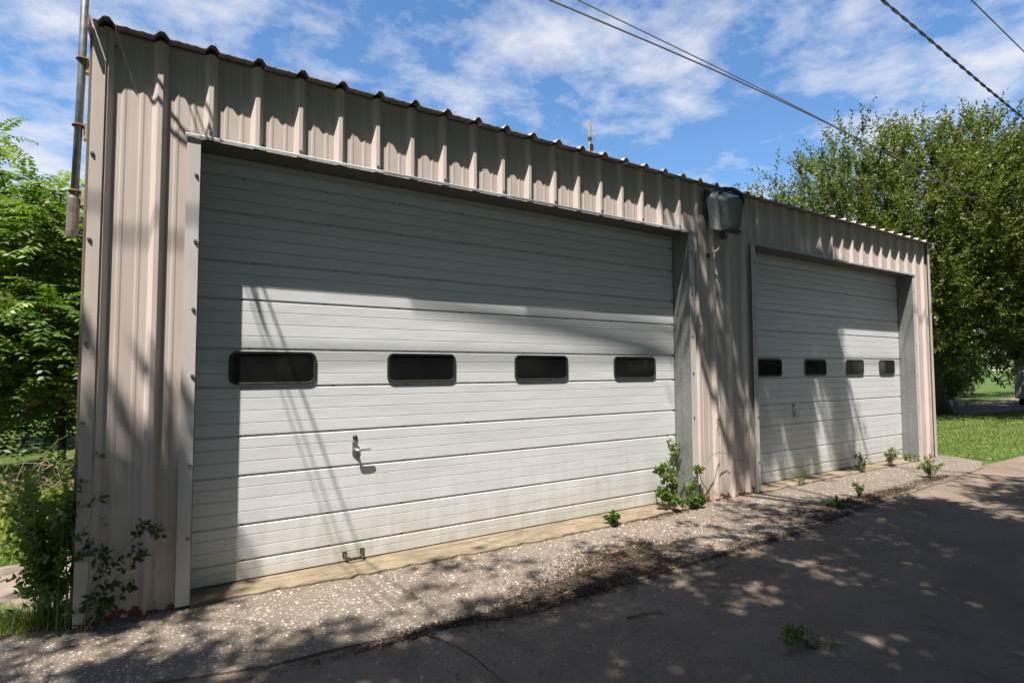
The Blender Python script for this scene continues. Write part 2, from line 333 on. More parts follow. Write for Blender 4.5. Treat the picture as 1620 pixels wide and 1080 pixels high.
path = tag(ground_strip('side_path', np.array([-9., -5, -2, -.07]), np.array([1.78, 1.72, 1.69, 1.7]), np.array([.2, .22, .25, .3]), -.010, 'path', .02), kind='structure')
drive = tag(ground_strip('driveway', np.array([24., 30, 40, 60]), np.array([5.6, 6.2, 6.5, 7]), np.array([3.4, 3.0, 2.2, 1.6]), -.02, 'path', .01), kind='structure')
# exposed pebbles standing proud of the apron (too many and too small to pick singly)
def pebble_field(n, on_road=False):
    X = np.concatenate([RNG.uniform(-1.0, 6.5, int(n*.72)), RNG.uniform(6.5, 12.2, n-int(n*.72))])
    Y = RNG.uniform(-1.3, .02, n); lim = np.interp(X, xa, yf)+.02
    if on_road: Y = lim-.03-np.abs(RNG.normal(0, .55, n))
    ok = (Y > lim) ^ on_road & ~((Y > -.16) & (X > .5) & (X < 5.6)) & ~((Y > -.06) & (X > 6.8) & (X < 11.35)); X, Y = X[ok], Y[ok]; n = len(X)
    r = np.clip(RNG.lognormal(-5.2, .45, n), .002, .0125)
    base = np.array([(1, 0, 0), (.3, .95, 0), (-.8, .6, 0), (-.85, -.5, 0), (.35, -.9, 0), (.25, .1, .8), (-.3, -.1, .72)])
    ang = RNG.uniform(0, 6.283, n); ca, sa = np.cos(ang), np.sin(ang)
    B = base[None]*(1+RNG.normal(0, .15, (n, 7, 1))); sx = RNG.uniform(.8, 1.4, n)[:, None]
    bx, by, bz = B[..., 0]*sx, B[..., 1], B[..., 2]
    V = np.stack([X[:, None]+r[:, None]*(bx*ca[:, None]-by*sa[:, None]), Y[:, None]+r[:, None]*(bx*sa[:, None]+by*ca[:, None]), r[:, None]*bz*.55-(.0145 if on_road else .0005)], -1).reshape(-1, 3)
    F = np.array([(0, 1, 5), (1, 2, 5), (2, 6, 5), (2, 3, 6), (3, 4, 6), (4, 0, 5), (4, 5, 6)])
    T = (F[None]+7*np.arange(n)[:, None, None]).reshape(-1, 3)
    me = bpy.data.meshes.new('pebbles'); k = len(T)
    me.vertices.add(len(V)); me.vertices.foreach_set('co', V.ravel()); me.loops.add(3*k); me.loops.foreach_set('vertex_index', T.ravel())
    me.polygons.add(k); me.polygons.foreach_set('loop_start', np.arange(0, 3*k, 3)); me.polygons.foreach_set('loop_total', np.full(k, 3)); me.polygons.foreach_set('use_smooth', np.ones(k, bool)); me.update(calc_edges=True)
    a = me.attributes.new('lv', 'FLOAT', 'FACE'); a.data.foreach_set('value', np.repeat(RNG.random(n), 7).astype(np.float32))
    me.materials.append(MT['pebbles']); o = bpy.data.objects.new('pebbles', me); C.objects.link(o); o.parent = road if on_road else apron; o.name = 'grit' if on_road else 'pebbles'; tag(o, kind='stuff')
pebble_field(21000); pebble_field(1500, True)
# cracks in the asphalt: narrow dirt-filled gaps
def crack(pts, w):
    mb = MB(); P = []
    for (x0, y0), (x1, y1) in zip(pts[:-1], pts[1:]):
        for k in np.linspace(0, 1, 9)[:-1]: P.append((x0+(x1-x0)*k+random.gauss(0, .006), y0+(y1-y0)*k+random.gauss(0, .006)))
    n = len(P); vs = []
    for i, (x, y) in enumerate(P):
        a = np.array(P[min(i+1, n-1)])-np.array(P[max(i-1, 0)]); a = a/np.linalg.norm(a); ww = w*random.uniform(.4, 1.2)
        vs += [(x-a[1]*ww, y+a[0]*ww, -.0115), (x+a[1]*ww, y-a[0]*ww, -.0115)]
    o = sheet('crack', mb.add(vs, [(2*i, 2*i+1, 2*i+3, 2*i+2) for i in range(n-1)]), 'crack_dirt', road)
crack([(1.72, -1.2), (1.84, -1.5), (1.86, -1.9), (1.98, -2.4), (2.1, -3.2)], .004)
# ================================================================== garage
PT, R0, RH = 0.3012, 0.004, 0.040                                     # rib pitch, first rib, rib height
XL, XR, ZE, DEEP = -0.058, 11.97, 3.797, 7.0
OPEN = [(0.549, 5.568), (6.836, 11.29)]; ZH, YD = 3.17, 0.20
def profile(x0, x1, c0=R0, pitch=PT, h=RH):
    pts = []
    for i in range(int((x0-c0)/pitch)-2, int((x1-c0)/pitch)+2):
        c = c0+i*pitch
        pts += [(c-.044, 0), (c-.014, h), (c+.014, h), (c+.044, 0)]
        for m_ in (.1, .2): pts += [(c+m_-.016, 0), (c+m_-.007, .0032), (c+m_+.007, .0032), (c+m_+.016, 0)]
    px = np.array([q[0] for q in pts]); py = np.array([q[1] for q in pts])
    mid = [(x, y) for x, y in pts if x0+1e-4 < x < x1-1e-4]
    return [(x0, float(np.interp(x0, px, py)))]+mid+[(x1, float(np.interp(x1, px, py)))]
def siding(x0, x1, z0, z1, parent, yoff=0.0):
    pr = profile(x0, x1); n = len(pr); mb = MB()
    mb.add([(x, yoff-y, z0) for x, y in pr]+[(x, yoff-y, z1) for x, y in pr], [(i, i+1, n+i+1, n+i) for i in range(n-1)])
    return sheet('siding_panel', mb, 'siding', parent)
garage = root('garage', (0, 0, 0), 'long beige ribbed metal garage with two white overhead doors', 'garage')
cuts = sorted(set([XL]+[R0+.0+PT*3*k+.044 for k in range(0, 14)]+[a for o_ in OPEN for a in o_]+[XR]))
cuts = [c for c in cuts if XL <= c <= XR]
for a_, b_ in zip(cuts[:-1], cuts[1:]):
    if b_-a_ < .02: continue
    mid = (a_+b_)/2; over = any(o0 < mid < o1 for o0, o1 in OPEN)
    siding(a_, b_, ZH+.012 if over else 0.0, ZE, garage)
# side and back walls (ribbed along their length)
def side_wall(xw, sgn, y0, y1):
    pr = profile(y0, y1); n = len(pr); mb = MB()
    def top(y): return ZE+(min(y, DEEP-y))/12
    mb.add([(xw+sgn*h, y, 0) for y, h in pr]+[(xw+sgn*h, y, top(y)) for y, h in pr], [(i, i+1, n+i+1, n+i) for i in range(n-1)])
    sheet('side_wall', mb, 'siding', garage)
side_wall(XL+.012, -1, .0, DEEP); side_wall(XR-.012, 1, .0, DEEP)
mb = MB(); pr = profile(XL, XR); n = len(pr)
sheet('back_wall', mb.add([(x, DEEP+y, 0) for x, y in pr]+[(x, DEEP+y, ZE) for x, y in pr], [(i, i+1, n+i+1, n+i) for i in range(n-1)]), 'siding', garage)
obj('floor_slab', MB().box(XL+.05, XR-.05, .27, DEEP-.05, -.03, .022), 'slab', garage)
# roof sheets
YE, ZP = -.105, 3.794
rc = [XL-.012]+[R0+PT*3*k+.044 for k in range(0, 14) if XL < R0+PT*3*k+.044 < XR]+[XR+.04]
for k, (a_, b_) in enumerate(zip(rc[:-1], rc[1:])):
    pr = profile(a_, b_); n = len(pr); mb = MB(); ye = YE+random.uniform(-.006, .006); lift = .0015*(k % 2)
    rows = [(ye, -.004), (ye, 0), (1.0, 0), (DEEP/2, 0)]
    vs = [(x, y, ZP+(y-YE)/12+h+dz+lift) for y, dz in rows for x, h in pr]
    mb.add(vs, [(r*n+i, r*n+i+1, (r+1)*n+i+1, (r+1)*n+i) for r in range(3) for i in range(n-1)])
    sheet('roof_panel', mb, 'roof', garage)
pr = profile(XL-.012, XR+.04); n = len(pr); zr = ZP+(DEEP/2-YE)/12
sheet('roof_back', MB().add([(x, DEEP/2, zr+h) for x, h in pr]+[(x, DEEP+.13, ZP+h) for x, h in pr], [(i, i+1, n+i+1, n+i) for i in range(n-1)]), 'roof', garage)
obj('ridge_cap', MB().hexa([(XL-.02, DEEP/2-.15, zr+.025), (XR+.05, DEEP/2-.15, zr+.025), (XR+.05, DEEP/2+.15, zr+.025), (XL-.02, DEEP/2+.15, zr+.025)],
    [(XL-.02, DEEP/2-.02, zr+.055), (XR+.05, DEEP/2-.02, zr+.055), (XR+.05, DEEP/2+.02, zr+.055), (XL-.02, DEEP/2+.02, zr+.055)]), 'roof', garage)
for xr, s_ in ((XL-.022, -1), (XR+.035, 1)):
    ya, yb_ = YE-.01, DEEP/2; za, zb_ = ZP, ZP+(yb_-ya)/12; x0, x1 = sorted((xr, xr+s_*.012))
    obj('rake_trim', MB().hexa([(x0, ya, za-.075), (x1, ya, za-.075), (x1, yb_, zb_-.075), (x0, yb_, zb_-.075)], [(x0, ya, za+.012), (x1, ya, za+.012), (x1, yb_, zb_+.036), (x0, yb_, zb_+.036)]), 'roof', garage)
# corner trims: folded plate on the front and round the side
for xc, s_ in ((XL, -1), (XR, 1)):
    e = xc+s_*.008; i_ = xc-s_*.062
    out = [(e, .10), (e, -.049), (i_, -.049), (i_, -.044), (e-s_*.005, -.044), (e-s_*.005, .10)]
    obj('corner_trim', MB().prism(out, 'z', .012, 3.78), 'trim' if s_ > 0 else 'siding', garage)
# openings: header drip trim, soffit, jamb trims and galvanised jamb returns
for (o0, o1) in OPEN:
    ov = .095
    out = [(-.060, ZH+.004), (-.060, ZH+.022), (-.055, ZH+.028), (-.0415, ZH+.034), (-.0415, ZH+.026), (-.052, ZH+.02), (-.055, ZH+.004)]
    obj('header_trim', MB().prism(out, 'x', o0-ov, o1+ov*.9), 'header_metal', garage)
    obj('header_soffit', MB().box(o0+.0065, o1-.0065, -.053, .262, ZH-.006, ZH), 'soffit_paint', garage)
    for s_, xj in ((1, o0), (-1, o1)):
        a_, b_ = sorted((xj, xj-s_*.082))
        obj('jamb_trim', MB().box(a_, b_, -.0485, -.0425, .015, ZH+.002), 'trim', garage)
        a_, b_ = sorted((xj, xj+s_*.006))
        obj('jamb_return', MB().box(a_, b_, -.042, .262, .022, ZH-.0065), 'galv', garage)
    # angle iron track edge on the far jamb
    obj('jamb_angle', MB().box(o1-.013, o1-.0065, .10, .112, .03, 2.55), 'galv', garage)
# screw heads on the trims and girt lines (tiny, joined)
mb = MB()
def screw(x, y, z, r=.0085):
    mb.tube([(x, y+.002, z), (x, y-.006, z), (x, y-.0065, z), (x, y-.011, z)], [r*1.5, r*1.5, r*.8, r*.7], 6)
for (o0, o1) in OPEN:
    for z_ in (.45, .98, 1.5, 2.0, 2.5, 2.95):
        screw(o0-.02+random.uniform(-.005, .005), -.0485, z_+random.uniform(-.05, .05)); screw(o1+.025, -.0485, z_+random.uniform(-.05, .05))
for z_ in (.9, 1.25, 1.75, 2.4, 2.95): screw(-.05, -.049, z_)
for k in range(0, 41):
    x_ = R0+PT*k+.05
    if x_ > XR-.05: continue
    if k % 2 == 0: screw(x_, 0, 3.70, .006)
    for o0, o1 in OPEN:
        if o0 < x_ < o1 and k % 3 == 0: screw(x_, 0, ZH+.06, .007)
        if o0 < x_ < o1 and k % 2 == 0: screw(x_-.05, -RH, ZH+.06, .007)
for x_ in (5.75, 6.05, 6.35, 6.62): screw(x_, -.002, .62); screw(x_+.04, -.002, 2.1)
tag(obj('screws', mb, 'galv', garage), kind='stuff')
# thresholds: low concrete slabs in front of the doors
for (o0, o1), fr_ in zip(OPEN, ([-.045, -.12, -.165, -.15, -.10], [-.07, -.05, -.04, -.03, -.03])):
    xs_ = np.arange(o0+.004, o1-.003, .07); yfr = np.interp(xs_, np.linspace(o0, o1, 5), fr_)+RNG.normal(0, .008, len(xs_))+np.where(RNG.random(len(xs_)) < .12, RNG.uniform(.01, .035, len(xs_)), 0); n = len(xs_)
    mb = MB(); zt = .022+RNG.normal(0, .0015, n)
    vs = [(x, .27, .024) for x in xs_]+[(x, y+.012, z_) for x, y, z_ in zip(xs_, yfr, zt)]+[(x, y, z_-.006) for x, y, z_ in zip(xs_, yfr, zt)]+[(x, y, -.02) for x, y in zip(xs_, yfr)]
    mb.add(vs, [(r*n+i, r*n+i+1, (r+1)*n+i+1, (r+1)*n+i) for r in range(3) for i in range(n-1)])
    obj('threshold', mb, 'slab', garage)
# overhead doors
ZB = [.032, .18, .44, .80, 1.09, 1.455, 1.74, 2.11, 2.39, 2.76, 3.03, 3.22]; NS = [2, 3, 4, 3, 4, 3, 4, 3, 4, 3, 2]
def panel_outline(za, zb, n):
    out = [(YD+.004, za), (YD, za+.003)]
    h = (zb-za)/n
    for i in range(1, n):
        zc = za+h*i; out += [(YD, zc-.007), (YD+.006, zc-.0008), (YD, zc)]
    out += [(YD, zb-.021), (YD+.013, zb-.014), (YD+.013, zb-.0015), (YD+.045, zb-.0015), (YD+.045, za)]
    return out
def rrect(cx, cz, w, h, r, k=5):
    P = []
    for qx, qz, a0 in ((1, 1, 0), (-1, 1, 90), (-1, -1, 180), (1, -1, 270)):
        for j in range(k+1):
            a = math.radians(a0+90*j/k); P.append((cx+qx*(w/2-r)+r*math.cos(a), cz+qz*(h/2-r)+r*math.sin(a)))
    return P
def ring(mb, A, B, ya, yb):
    """frame ring between outlines A (outer) and B (inner), front face at ya, back at yb"""
    n = len(A); vs = [(x, ya, z) for x, z in A]+[(x, ya, z) for x, z in B]+[(x, yb, z) for x, z in A]+[(x, yb, z) for x, z in B]
    fs = []
    for i in range(n):
        j = (i+1) % n; fs += [(i, j, n+j, n+i), (i, 2*n+i, 2*n+j, j), (n+i, n+j, 3*n+j, 3*n+i)]
    return mb.add(vs, fs)
def handle_parts(door, x, z, up):
    pl = MB()                                                        # triangular escutcheon, bolted
    pl.prism([(x-.028, z+.075), (x-.028, z-.035), (x+.02, z-.085), (x+.038, z-.02), (x+.034, z+.02), (x+.0, z+.055)], 'y', YD-.006, YD-.001)
    obj('latch_plate', pl, 'chrome', door)
    h = MB()
    if up: h.tube([(x+.004, YD-.002, z), (x+.004, YD-.04, z)], .011, 8).tube(bez((x-.012, YD-.043, z-.002), (x+.05, YD-.05, z+.004), (x+.115, YD-.045, z+.003), 7), [.008, .011, .0095, .009, .0085, .008, .006], 8)
    else: h.tube([(x+.004, YD-.002, z), (x+.004, YD-.035, z)], .011, 8).tube([(x, YD-.038, z), (x+.045, YD-.042, z-.004), (x+.05, YD-.042, z-.02), (x+.05, YD-.04, z-.10)], [.009, .009, .009, .006], 8)
    obj('latch_handle', h, 'chrome', door, True)
    k = MB(); k.tube([(x-.006, YD-.001, z+.105), (x-.006, YD-.009, z+.105), (x-.006, YD-.0095, z+.105), (x-.006, YD-.015, z+.105)], [.021, .019, .012, .010], 14)
    obj('lock_cylinder', k, 'frame_metal', door, True)
WIN = [[(1.09, .62), (2.315, .645), (3.613, .655), (4.908, .645)], [(7.46, .575), (8.614, .575), (9.748, .555), (10.81, .535)]]
for di, ((o0, o1), wins) in enumerate(zip(OPEN, WIN)):
    x0, x1 = o0+.006+.004, o1-.006-.004-.004
    door = obj('overhead_door', MB().box(x0+.01, x1-.01, YD+.0455, YD+.058, .04, 3.2), 'dark_interior', garage)
    door['label'] = ('large near white overhead door with four black windows', 'smaller-looking far white overhead door half in tree shade')[di]
    for za, zb, n in zip(ZB[:-1], ZB[1:], NS):
        obj('door_panel', MB().prism(panel_outline(za, zb, n), 'x', x0, x1), 'door', door)
    obj('bottom_seal', MB().box(x0, x1, YD+.006, YD+.04, .018, .0315), 'joint', door)
    mb = MB()
    for zb in ZB[1:-1]:                                              # rivet heads and the dark notch at each joint end
        for x_ in np.arange(x0+.28+.3*(zb % .3), x1, .62): mb.box(x_, x_+.012, YD+.006, YD+.0125, zb-.012, zb-.005)
        mb.box(x1-.03, x1+.001, YD-.001, YD+.012, zb-.0135, zb-.002)
    tag(obj('joint_rivets', mb, 'joint', door), kind='stuff')
    for cx, w in wins:
        cz, h = 1.588, .248
        if di == 0 or cx > o0+.7:
            pass
        wdw = obj('window_frame', ring(MB(), rrect(cx, cz, w+.006, h+.006, .058), rrect(cx, cz, w-.028, h-.028, .046), YD-.012, YD-.0005), 'frame_metal', door, bevel=.004)
        obj('window_gasket', ring(MB(), rrect(cx, cz, w-.0282, h-.0282, .0458), rrect(cx, cz, w-.046, h-.044, .038), YD-.007, YD-.0005), 'window_gasket', door)
        obj('window_pane', MB().prism(rrect(cx, cz, w-.036, h-.036, .042), 'y', YD-.0045, YD-.001), 'glass', door)
    if di == 0:
        handle_parts(door, 1.726, .915, True)
        lh = MB().tube([(1.645, YD-.003, .085), (1.648, YD-.045, .072), (1.68, YD-.058, .060), (1.75, YD-.058, .060), (1.785, YD-.045, .075), (1.79, YD-.003, .09)], .010, 8)
        lh.box(1.628, 1.662, YD-.006, YD-.001, .065, .105).box(1.773, 1.807, YD-.006, YD-.001, .07, .112)
        obj('lift_handle', lh, 'brown_steel', door)
    else: handle_parts(door, 8.02, .94, False)
# ================================================================== floodlight on the pier
FL = root('floodlight', (6.1, 0, 3.45), 'grey floodlight with clear lens and dark visor on pier under eave', 'floodlight')
def fk(o): return keep(o, FL)
x0, x1 = 5.90, 6.36
fk(obj('mounting_plate', MB().box(5.86, 5.955, -.058, -.0405, 3.36, 3.735), 'lamp_dark'))
back = [(x0, -.06, 3.66), (x1-.02, -.06, 3.66), (x1-.02, -.06, 3.27), (x0+.09, -.06, 3.22), ]
bk = [(x0+.04, 3.26), (x1-.07, 3.26), (x1, 3.62), (x1-.06, 3.70), (x0+.06, 3.70), (x0-.02, 3.62)]
mid_ = [(x0+.085, 3.225), (x1-.085, 3.225), (x1+.01, 3.60), (x1-.05, 3.70), (x0+.06, 3.70), (x0-.01, 3.60)]
frt = [(x0+.135, 3.235), (x1-.12, 3.235), (x1-.01, 3.56), (x1-.07, 3.655), (x0+.10, 3.655), (x0+.03, 3.57)]
def loft(*rings):
    mb = MB(); n = len(rings[0][1]); o = []
    vs = [(x, y, z) for y, r in rings for x, z in r]
    fs = [(k*n+i, k*n+(i+1) % n, (k+1)*n+(i+1) % n, (k+1)*n+i) for k in range(len(rings)-1) for i in range(n)]
    return mb.add(vs, fs)
h = loft((-.05, bk), (-.19, mid_)); h.f.append((5, 4, 3, 2, 1, 0)); fk(obj('housing', h, 'lamp_grey', None, False, .008))
def inset(r, k): cx = sum(q[0] for q in r)/6; cz = sum(q[1] for q in r)/6; return [(cx+(x-cx)*k, cz+(z-cz)*k) for x, z in r]
rf = loft((-.185, inset(mid_, .93)), (-.10, inset(mid_, .55))); n = 6; rf.f.append((6, 7, 8, 9, 10, 11)); fk(obj('reflector', rf, 'reflector'))
fk(obj('bulb', MB().tube([(6.1, -.10, 3.50), (6.1, -.13, 3.50), (6.1, -.16, 3.49), (6.1, -.175, 3.488)], [.03, .045, .04, .01], 10), 'lamp_grey', None, True))
ln = loft((-.19, inset(mid_, .985)), (-.235, inset(frt, 1.0)), (-.27, inset(frt, .8))); ln.f.append((12, 13, 14, 15, 16, 17)); fk(obj('lens', ln, 'lens'))
fk(obj('lens_bezel', MB().hexa([(x0+.085, -.20, 3.207), (x1-.085, -.20, 3.207), (x1-.11, -.262, 3.222), (x0+.12, -.262, 3.222)], [(x0+.083, -.20, 3.226), (x1-.083, -.20, 3.226), (x1-.108, -.262, 3.240), (x0+.122, -.262, 3.240)]), 'lamp_dark'))
fk(obj('visor', MB().tube([(x0+.03, -.20, 3.665), (x0+.08, -.235, 3.715), (6.15, -.25, 3.725), (x1-.05, -.235, 3.70), (x1+.01, -.21, 3.63), (x1+.02, -.20, 3.575)], [.014, .026, .028, .028, .026, .016], 8), 'lamp_dark', None, True))
fk(obj('cable_gland', MB().tube([(6.06, -.13, 3.235), (6.06, -.13, 3.17), (6.075, -.13, 3.14)], [.03, .032, .02], 8).tube([(6.10, -.135, 3.21), (6.13, -.14, 3.17), (6.10, -.14, 3.13)], .008, 6), 'lamp_dark'))
fk(obj('cable', MB().tube([(6.065, -.13, 3.16), (6.06, -.125, 3.10), (6.04, -.10, 3.03), (6.0, -.065, 2.98), (5.955, -.02, 2.955)], .009, 6), 'cable_tan'))
fk(obj('grommet', MB().tube([(5.95, .0, 2.953), (5.95, -.022, 2.953)], .03, 12), 'lamp_dark'))
# ================================================================== service mast at the left corner
MS = root('service_mast', (-.15, .27, 2.45), 'grey steel conduit mast clamped beside the left garage corner', 'mast')
def mk2(o): return keep(o, MS)
mx_, my_ = -.138, .27
mk2(obj('pipe', MB().tube([(mx_-.03, my_, 2.55), (mx_-.014, my_, 3.5), (mx_, my_, 5.25)], .023, 12), 'mast_steel', None, True))
mk2(obj('sleeve', MB().tube([(mx_-.035, my_, 2.46), (mx_-.033, my_, 2.50), (mx_-.03, my_, 2.72), (mx_-.03, my_, 2.74)], [.030, .035, .035, .026], 12), 'mast_fitting'))
for z_ in (2.77, 3.22, 3.68):
    br = mk2(obj('bracket', MB().box(-.128, -.066, my_-.02, my_+.03, z_-.09, z_+.02).box(-.10, -.055, my_-.03, my_+.04, z_+.021, z_+.055), 'strut'))
    xk = mx_-.03+.018*(z_-2.55)/.95
    cl = obj('pipe_clamp', MB().tube([(xk+.031*math.cos(a), my_+.031*math.sin(a), z_) for a in np.linspace(0, 2*math.pi, 13)], .009, 6, False), 'rust_steel'); cl.parent = br; cl.location = (0, 0, 0)
mk2(obj('weatherhead', MB().tube([(mx_, my_, 5.22), (mx_, my_, 5.30), (mx_, my_-.05, 5.39), (mx_, my_-.13, 5.36), (mx_, my_-.17, 5.28)], [.034, .05, .06, .055, .04], 10), 'galv', None, True))
for k in range(2):
    zz_ = (4.38, 4.5)[k]
    mk2(obj('drip_loop', MB().tube([(mx_, my_-.16, 5.28)]+list(bez((mx_+.02, my_-.2, 5.1), (-.1+.06*k, -.18, zz_-.75), (-.02+.05*k, -.5, 5.0), 10))+[(-.1, -.7, 5.24)], .009, 6), 'cable_black'))
# ================================================================== wires
def wire(pts, r, label, m='wire_grey', sag=0.0, group=None, twist=False):
    P = np.array(pts, float); d = np.concatenate([[0], np.cumsum(np.linalg.norm(np.diff(P, axis=0), axis=1))])
    s = np.linspace(0, d[-1], 40); Q = np.stack([np.interp(s, d, P[:, i]) for i in range(3)], 1)
    for _ in range(3): Q[1:-1] = (Q[:-2]+2*Q[1:-1]+Q[2:])/4
    Q[:, 2] -= sag*4*(s/d[-1])*(1-s/d[-1])
    base = Vector(Q[0]); mb = MB()
    if twist:
        s2 = np.linspace(0, d[-1], 700); Q2 = np.stack([np.interp(s2, s, Q[:, i]) for i in range(3)], 1)
        for ph in (0, math.pi):
            mb.tube([q+np.array((0, math.cos(9*w+ph)*r*1.05, math.sin(9*w+ph)*r*1.05)) for q, w in zip(Q2, s2)], r, 5)
    else: mb.tube(Q, r, 6)
    o = obj('power_line', mb, m, None, True); tag(o, label, 'wire', group); return o
wire([(-22, 1.35, 7.4), (-2, 1.38, 6.45), (4.478, 1.4, 6.47), (7.241, 1.4, 6.56), (11.046, 1.4, 6.476), (15.367, 1.4, 6.3), (22.507, 1.4, 5.85), (34, 1.4, 5.2)], .013, 'lower thicker black wire of the close pair sloping down above the roof')
wire([(-22, 1.95, 8.2), (-2, 1.92, 7.25), (5.534, 1.9, 7.12), (11.971, 1.9, 6.93), (24.419, 1.9, 6.2), (36, 1.9, 5.6)], .010, 'upper thinner wire of the close pair sloping down above the roof')
wire([(-25, -.2, 8.6), (10.54, -.1, 7.78), (12.475, -.1, 7.605), (17.135, -.1, 7.307), (40, -.1, 6.6)], .014, 'twisted black cable crossing the upper right corner of the sky', twist=True)
wire([(-25, -1.4, 7.9), (2, -1.3, 7.3), (10.655, -1.25, 7.155), (12.81, -1.25, 6.982), (40, -1.2, 6.3)], .009, 'faint single wire in the far upper right corner of the sky')
for k, (xa_, xb_) in enumerate(((-.17, -.05), (-.10, .04), (.02, .24))):
    wire([(mx_, my_-.17, 5.29), (xa_, -.6, 5.26), ((xa_*.4+xb_*.6), -3.2, 5.35), (xb_+.4*(k-1), -12, 6.4), (xb_+.3, -20, 8)], (.005, .006, .009)[k], ('leftmost overhead service wire from mast head across the alley', 'middle overhead service wire from mast head across the alley', 'rightmost and thickest overhead service wire from mast head across the alley')[k], group='service wires at the mast head')
# post stub on the roof edge
RP = root('roof_post', (4.12, .02, 3.80), 'pale weathered stub post standing on roof edge above the large door', 'post')
keep(obj('stub', MB().tube([(4.12, .02, 3.80), (4.122, .02, 3.95), (4.118, .02, 4.02), (4.12, .02, 4.12), (4.115, .02, 4.19)], [.014, .016, .014, .017, .014], 8), 'wood_pole'), RP)
keep(obj('collar', MB().tube([(4.12, .02, 3.98), (4.12, .02, 4.01)], .022, 8), 'lamp_dark'), RP)
keep(obj('clip', MB().box(4.10, 4.14, -.015, .0, 3.86, 3.93), 'lamp_dark'), RP)
keep(obj('wire_end', MB().tube([(4.13, .02, 3.99), (4.18, .01, 4.02), (4.22, .0, 4.06)], .003, 5), 'cable_black'), RP)
# ================================================================== vegetation helpers
def twig_leaves(starts, dirs, lengths, per, L, W, droop=0.0, spread=.9):
    """leaves set alternately along twigs -> arrays for leafmesh"""
    n = len(starts); k = np.linspace(.12, 1.0, per)
    T = np.repeat(k[None], n, 0)+RNG.normal(0, .03, (n, per))
    P = starts[:, None]+dirs[:, None]*(lengths[:, None]*T)[..., None]; P[..., 2] -= droop*(lengths[:, None]*T)**2
    a = np.where(np.abs(dirs[:, 2:3]) < .9, np.array([[0, 0, 1.]]), np.array([[1., 0, 0]])); S = np.cross(dirs, a); S /= np.linalg.norm(S, axis=1, keepdims=True)
    Vv = np.cross(S, dirs); ang = RNG.uniform(0, 6.283, (n, 1))+np.arange(per)[None]*2.4
    rad = np.cos(ang)[..., None]*S[:, None]+np.sin(ang)[..., None]*Vv[:, None]
    D = dirs[:, None]*.6+rad*spread+RNG.normal(0, .2, (n, per, 3)); D[..., 2] -= droop*.5
    Nn = np.cross(D, rnd_dirs(n*per).reshape(n, per, 3))+np.array((0, 0, .6))
    m_ = n*per
    return P.reshape(m_, 3), D.reshape(m_, 3), Nn.reshape(m_, 3), L*RNG.uniform(.65, 1.25, m_), W*RNG.uniform(.7, 1.2, m_)
def limbs_mesh(base, top, targets, r0, nl=8, twigs=True, tr=.016):
    """trunk, main limbs to spread-out targets, and a thin branch to every clump"""
    T = np.asarray(targets); mb = MB(); base = np.asarray(base, float); top = np.asarray(top, float)
    kink = (base+top)/2+np.array((random.uniform(-.15, .15), random.uniform(-.15, .15), 0))
    tp = bez(base, kink, top, 6); tr_ = list(np.linspace(r0, r0*.62, 6)); tr_[0] = r0*1.35
    mb.tube(tp, tr_, 10)
    idx = [int(np.argmax(np.linalg.norm(T-top, axis=1)))]
    while len(idx) < min(nl, len(T)):
        d = np.min(np.stack([np.linalg.norm(T-T[i], axis=1) for i in idx]), 0); idx.append(int(np.argmax(d)))
    nodes = []
    for i in idx:
        e = T[i]; st = tp[random.choice((3, 4, 5))]; dist = np.linalg.norm(e-st)
        c = (st+e)/2+np.array((random.uniform(-.1, .1)*dist, random.uniform(-.1, .1)*dist, .12*dist))
        P = bez(st, c, e, 9); mb.tube(P, list(np.linspace(r0*.42, tr, 9)), 7); nodes += P[2:]
    nodes = np.array(nodes)
    if twigs:
        for e in T:
            d = np.linalg.norm(nodes-e, axis=1); j = int(np.argmin(d)); st = nodes[j]
            if d[j] < .15: continue
            c = (st+e)/2+np.array((random.uniform(-.12, .12), random.uniform(-.12, .12), .1))*d[j]
            mb.tube(bez(st, c, e, 4), [tr*1.5, tr*1.2, tr*.9, tr*.5], 4, False)
    return mb
def crown_points(centers, radii, n, fill=.55):
    """clump centres spread through overlapping ellipsoids, thicker towards the skin"""
    out = []; w = np.array([r[0]*r[1]*r[2] for r in radii])**.75; w /= w.sum()
    for c, r, k in zip(centers, radii, RNG.multinomial(n, w)):
        d = rnd_dirs(k); rr = RNG.uniform(fill**3, 1, k)**(1/3); rr *= 1+RNG.normal(0, .06, k)
        out.append(np.array(c)+d*rr[:, None]*np.array(r))
    return np.concatenate(out)
def tree(name, label, base, top, centers, radii, nclump, ntw, per, L, W, leaf, bark, r0, group, up=.5, tl=(.5, 1.0), fill=.5, nl=8, droop=.05, zmin=None, spread=.9):
    rt_ = root(name, tuple(base), label, 'tree', group)
    cl = crown_points(centers, radii, nclump, fill)
    if zmin is not None: cl = cl[cl[:, 2] > zmin]
    keep(obj('trunk', limbs_mesh(base, top, cl[RNG.permutation(len(cl))[:260]], r0, nl), bark, None, True), rt_)
    cen = cl.mean(0); ce = np.repeat(cl, ntw, 0); n = len(ce)
    out = ce-cen; out /= np.linalg.norm(out, axis=1, keepdims=True)+1e-9
    d = rnd_dirs(n)*.8+out*.75; d[:, 2] += up; d /= np.linalg.norm(d, axis=1, keepdims=True)
    ln = RNG.uniform(tl[0], tl[1], n)
    P, D, Nn, LL, WW = twig_leaves(ce-d*ln[:, None]*.25, d, ln, per, L, W, droop, spread)
    leafmesh('crown', P, D, Nn, LL, WW, leaf, rt_)
    return rt_
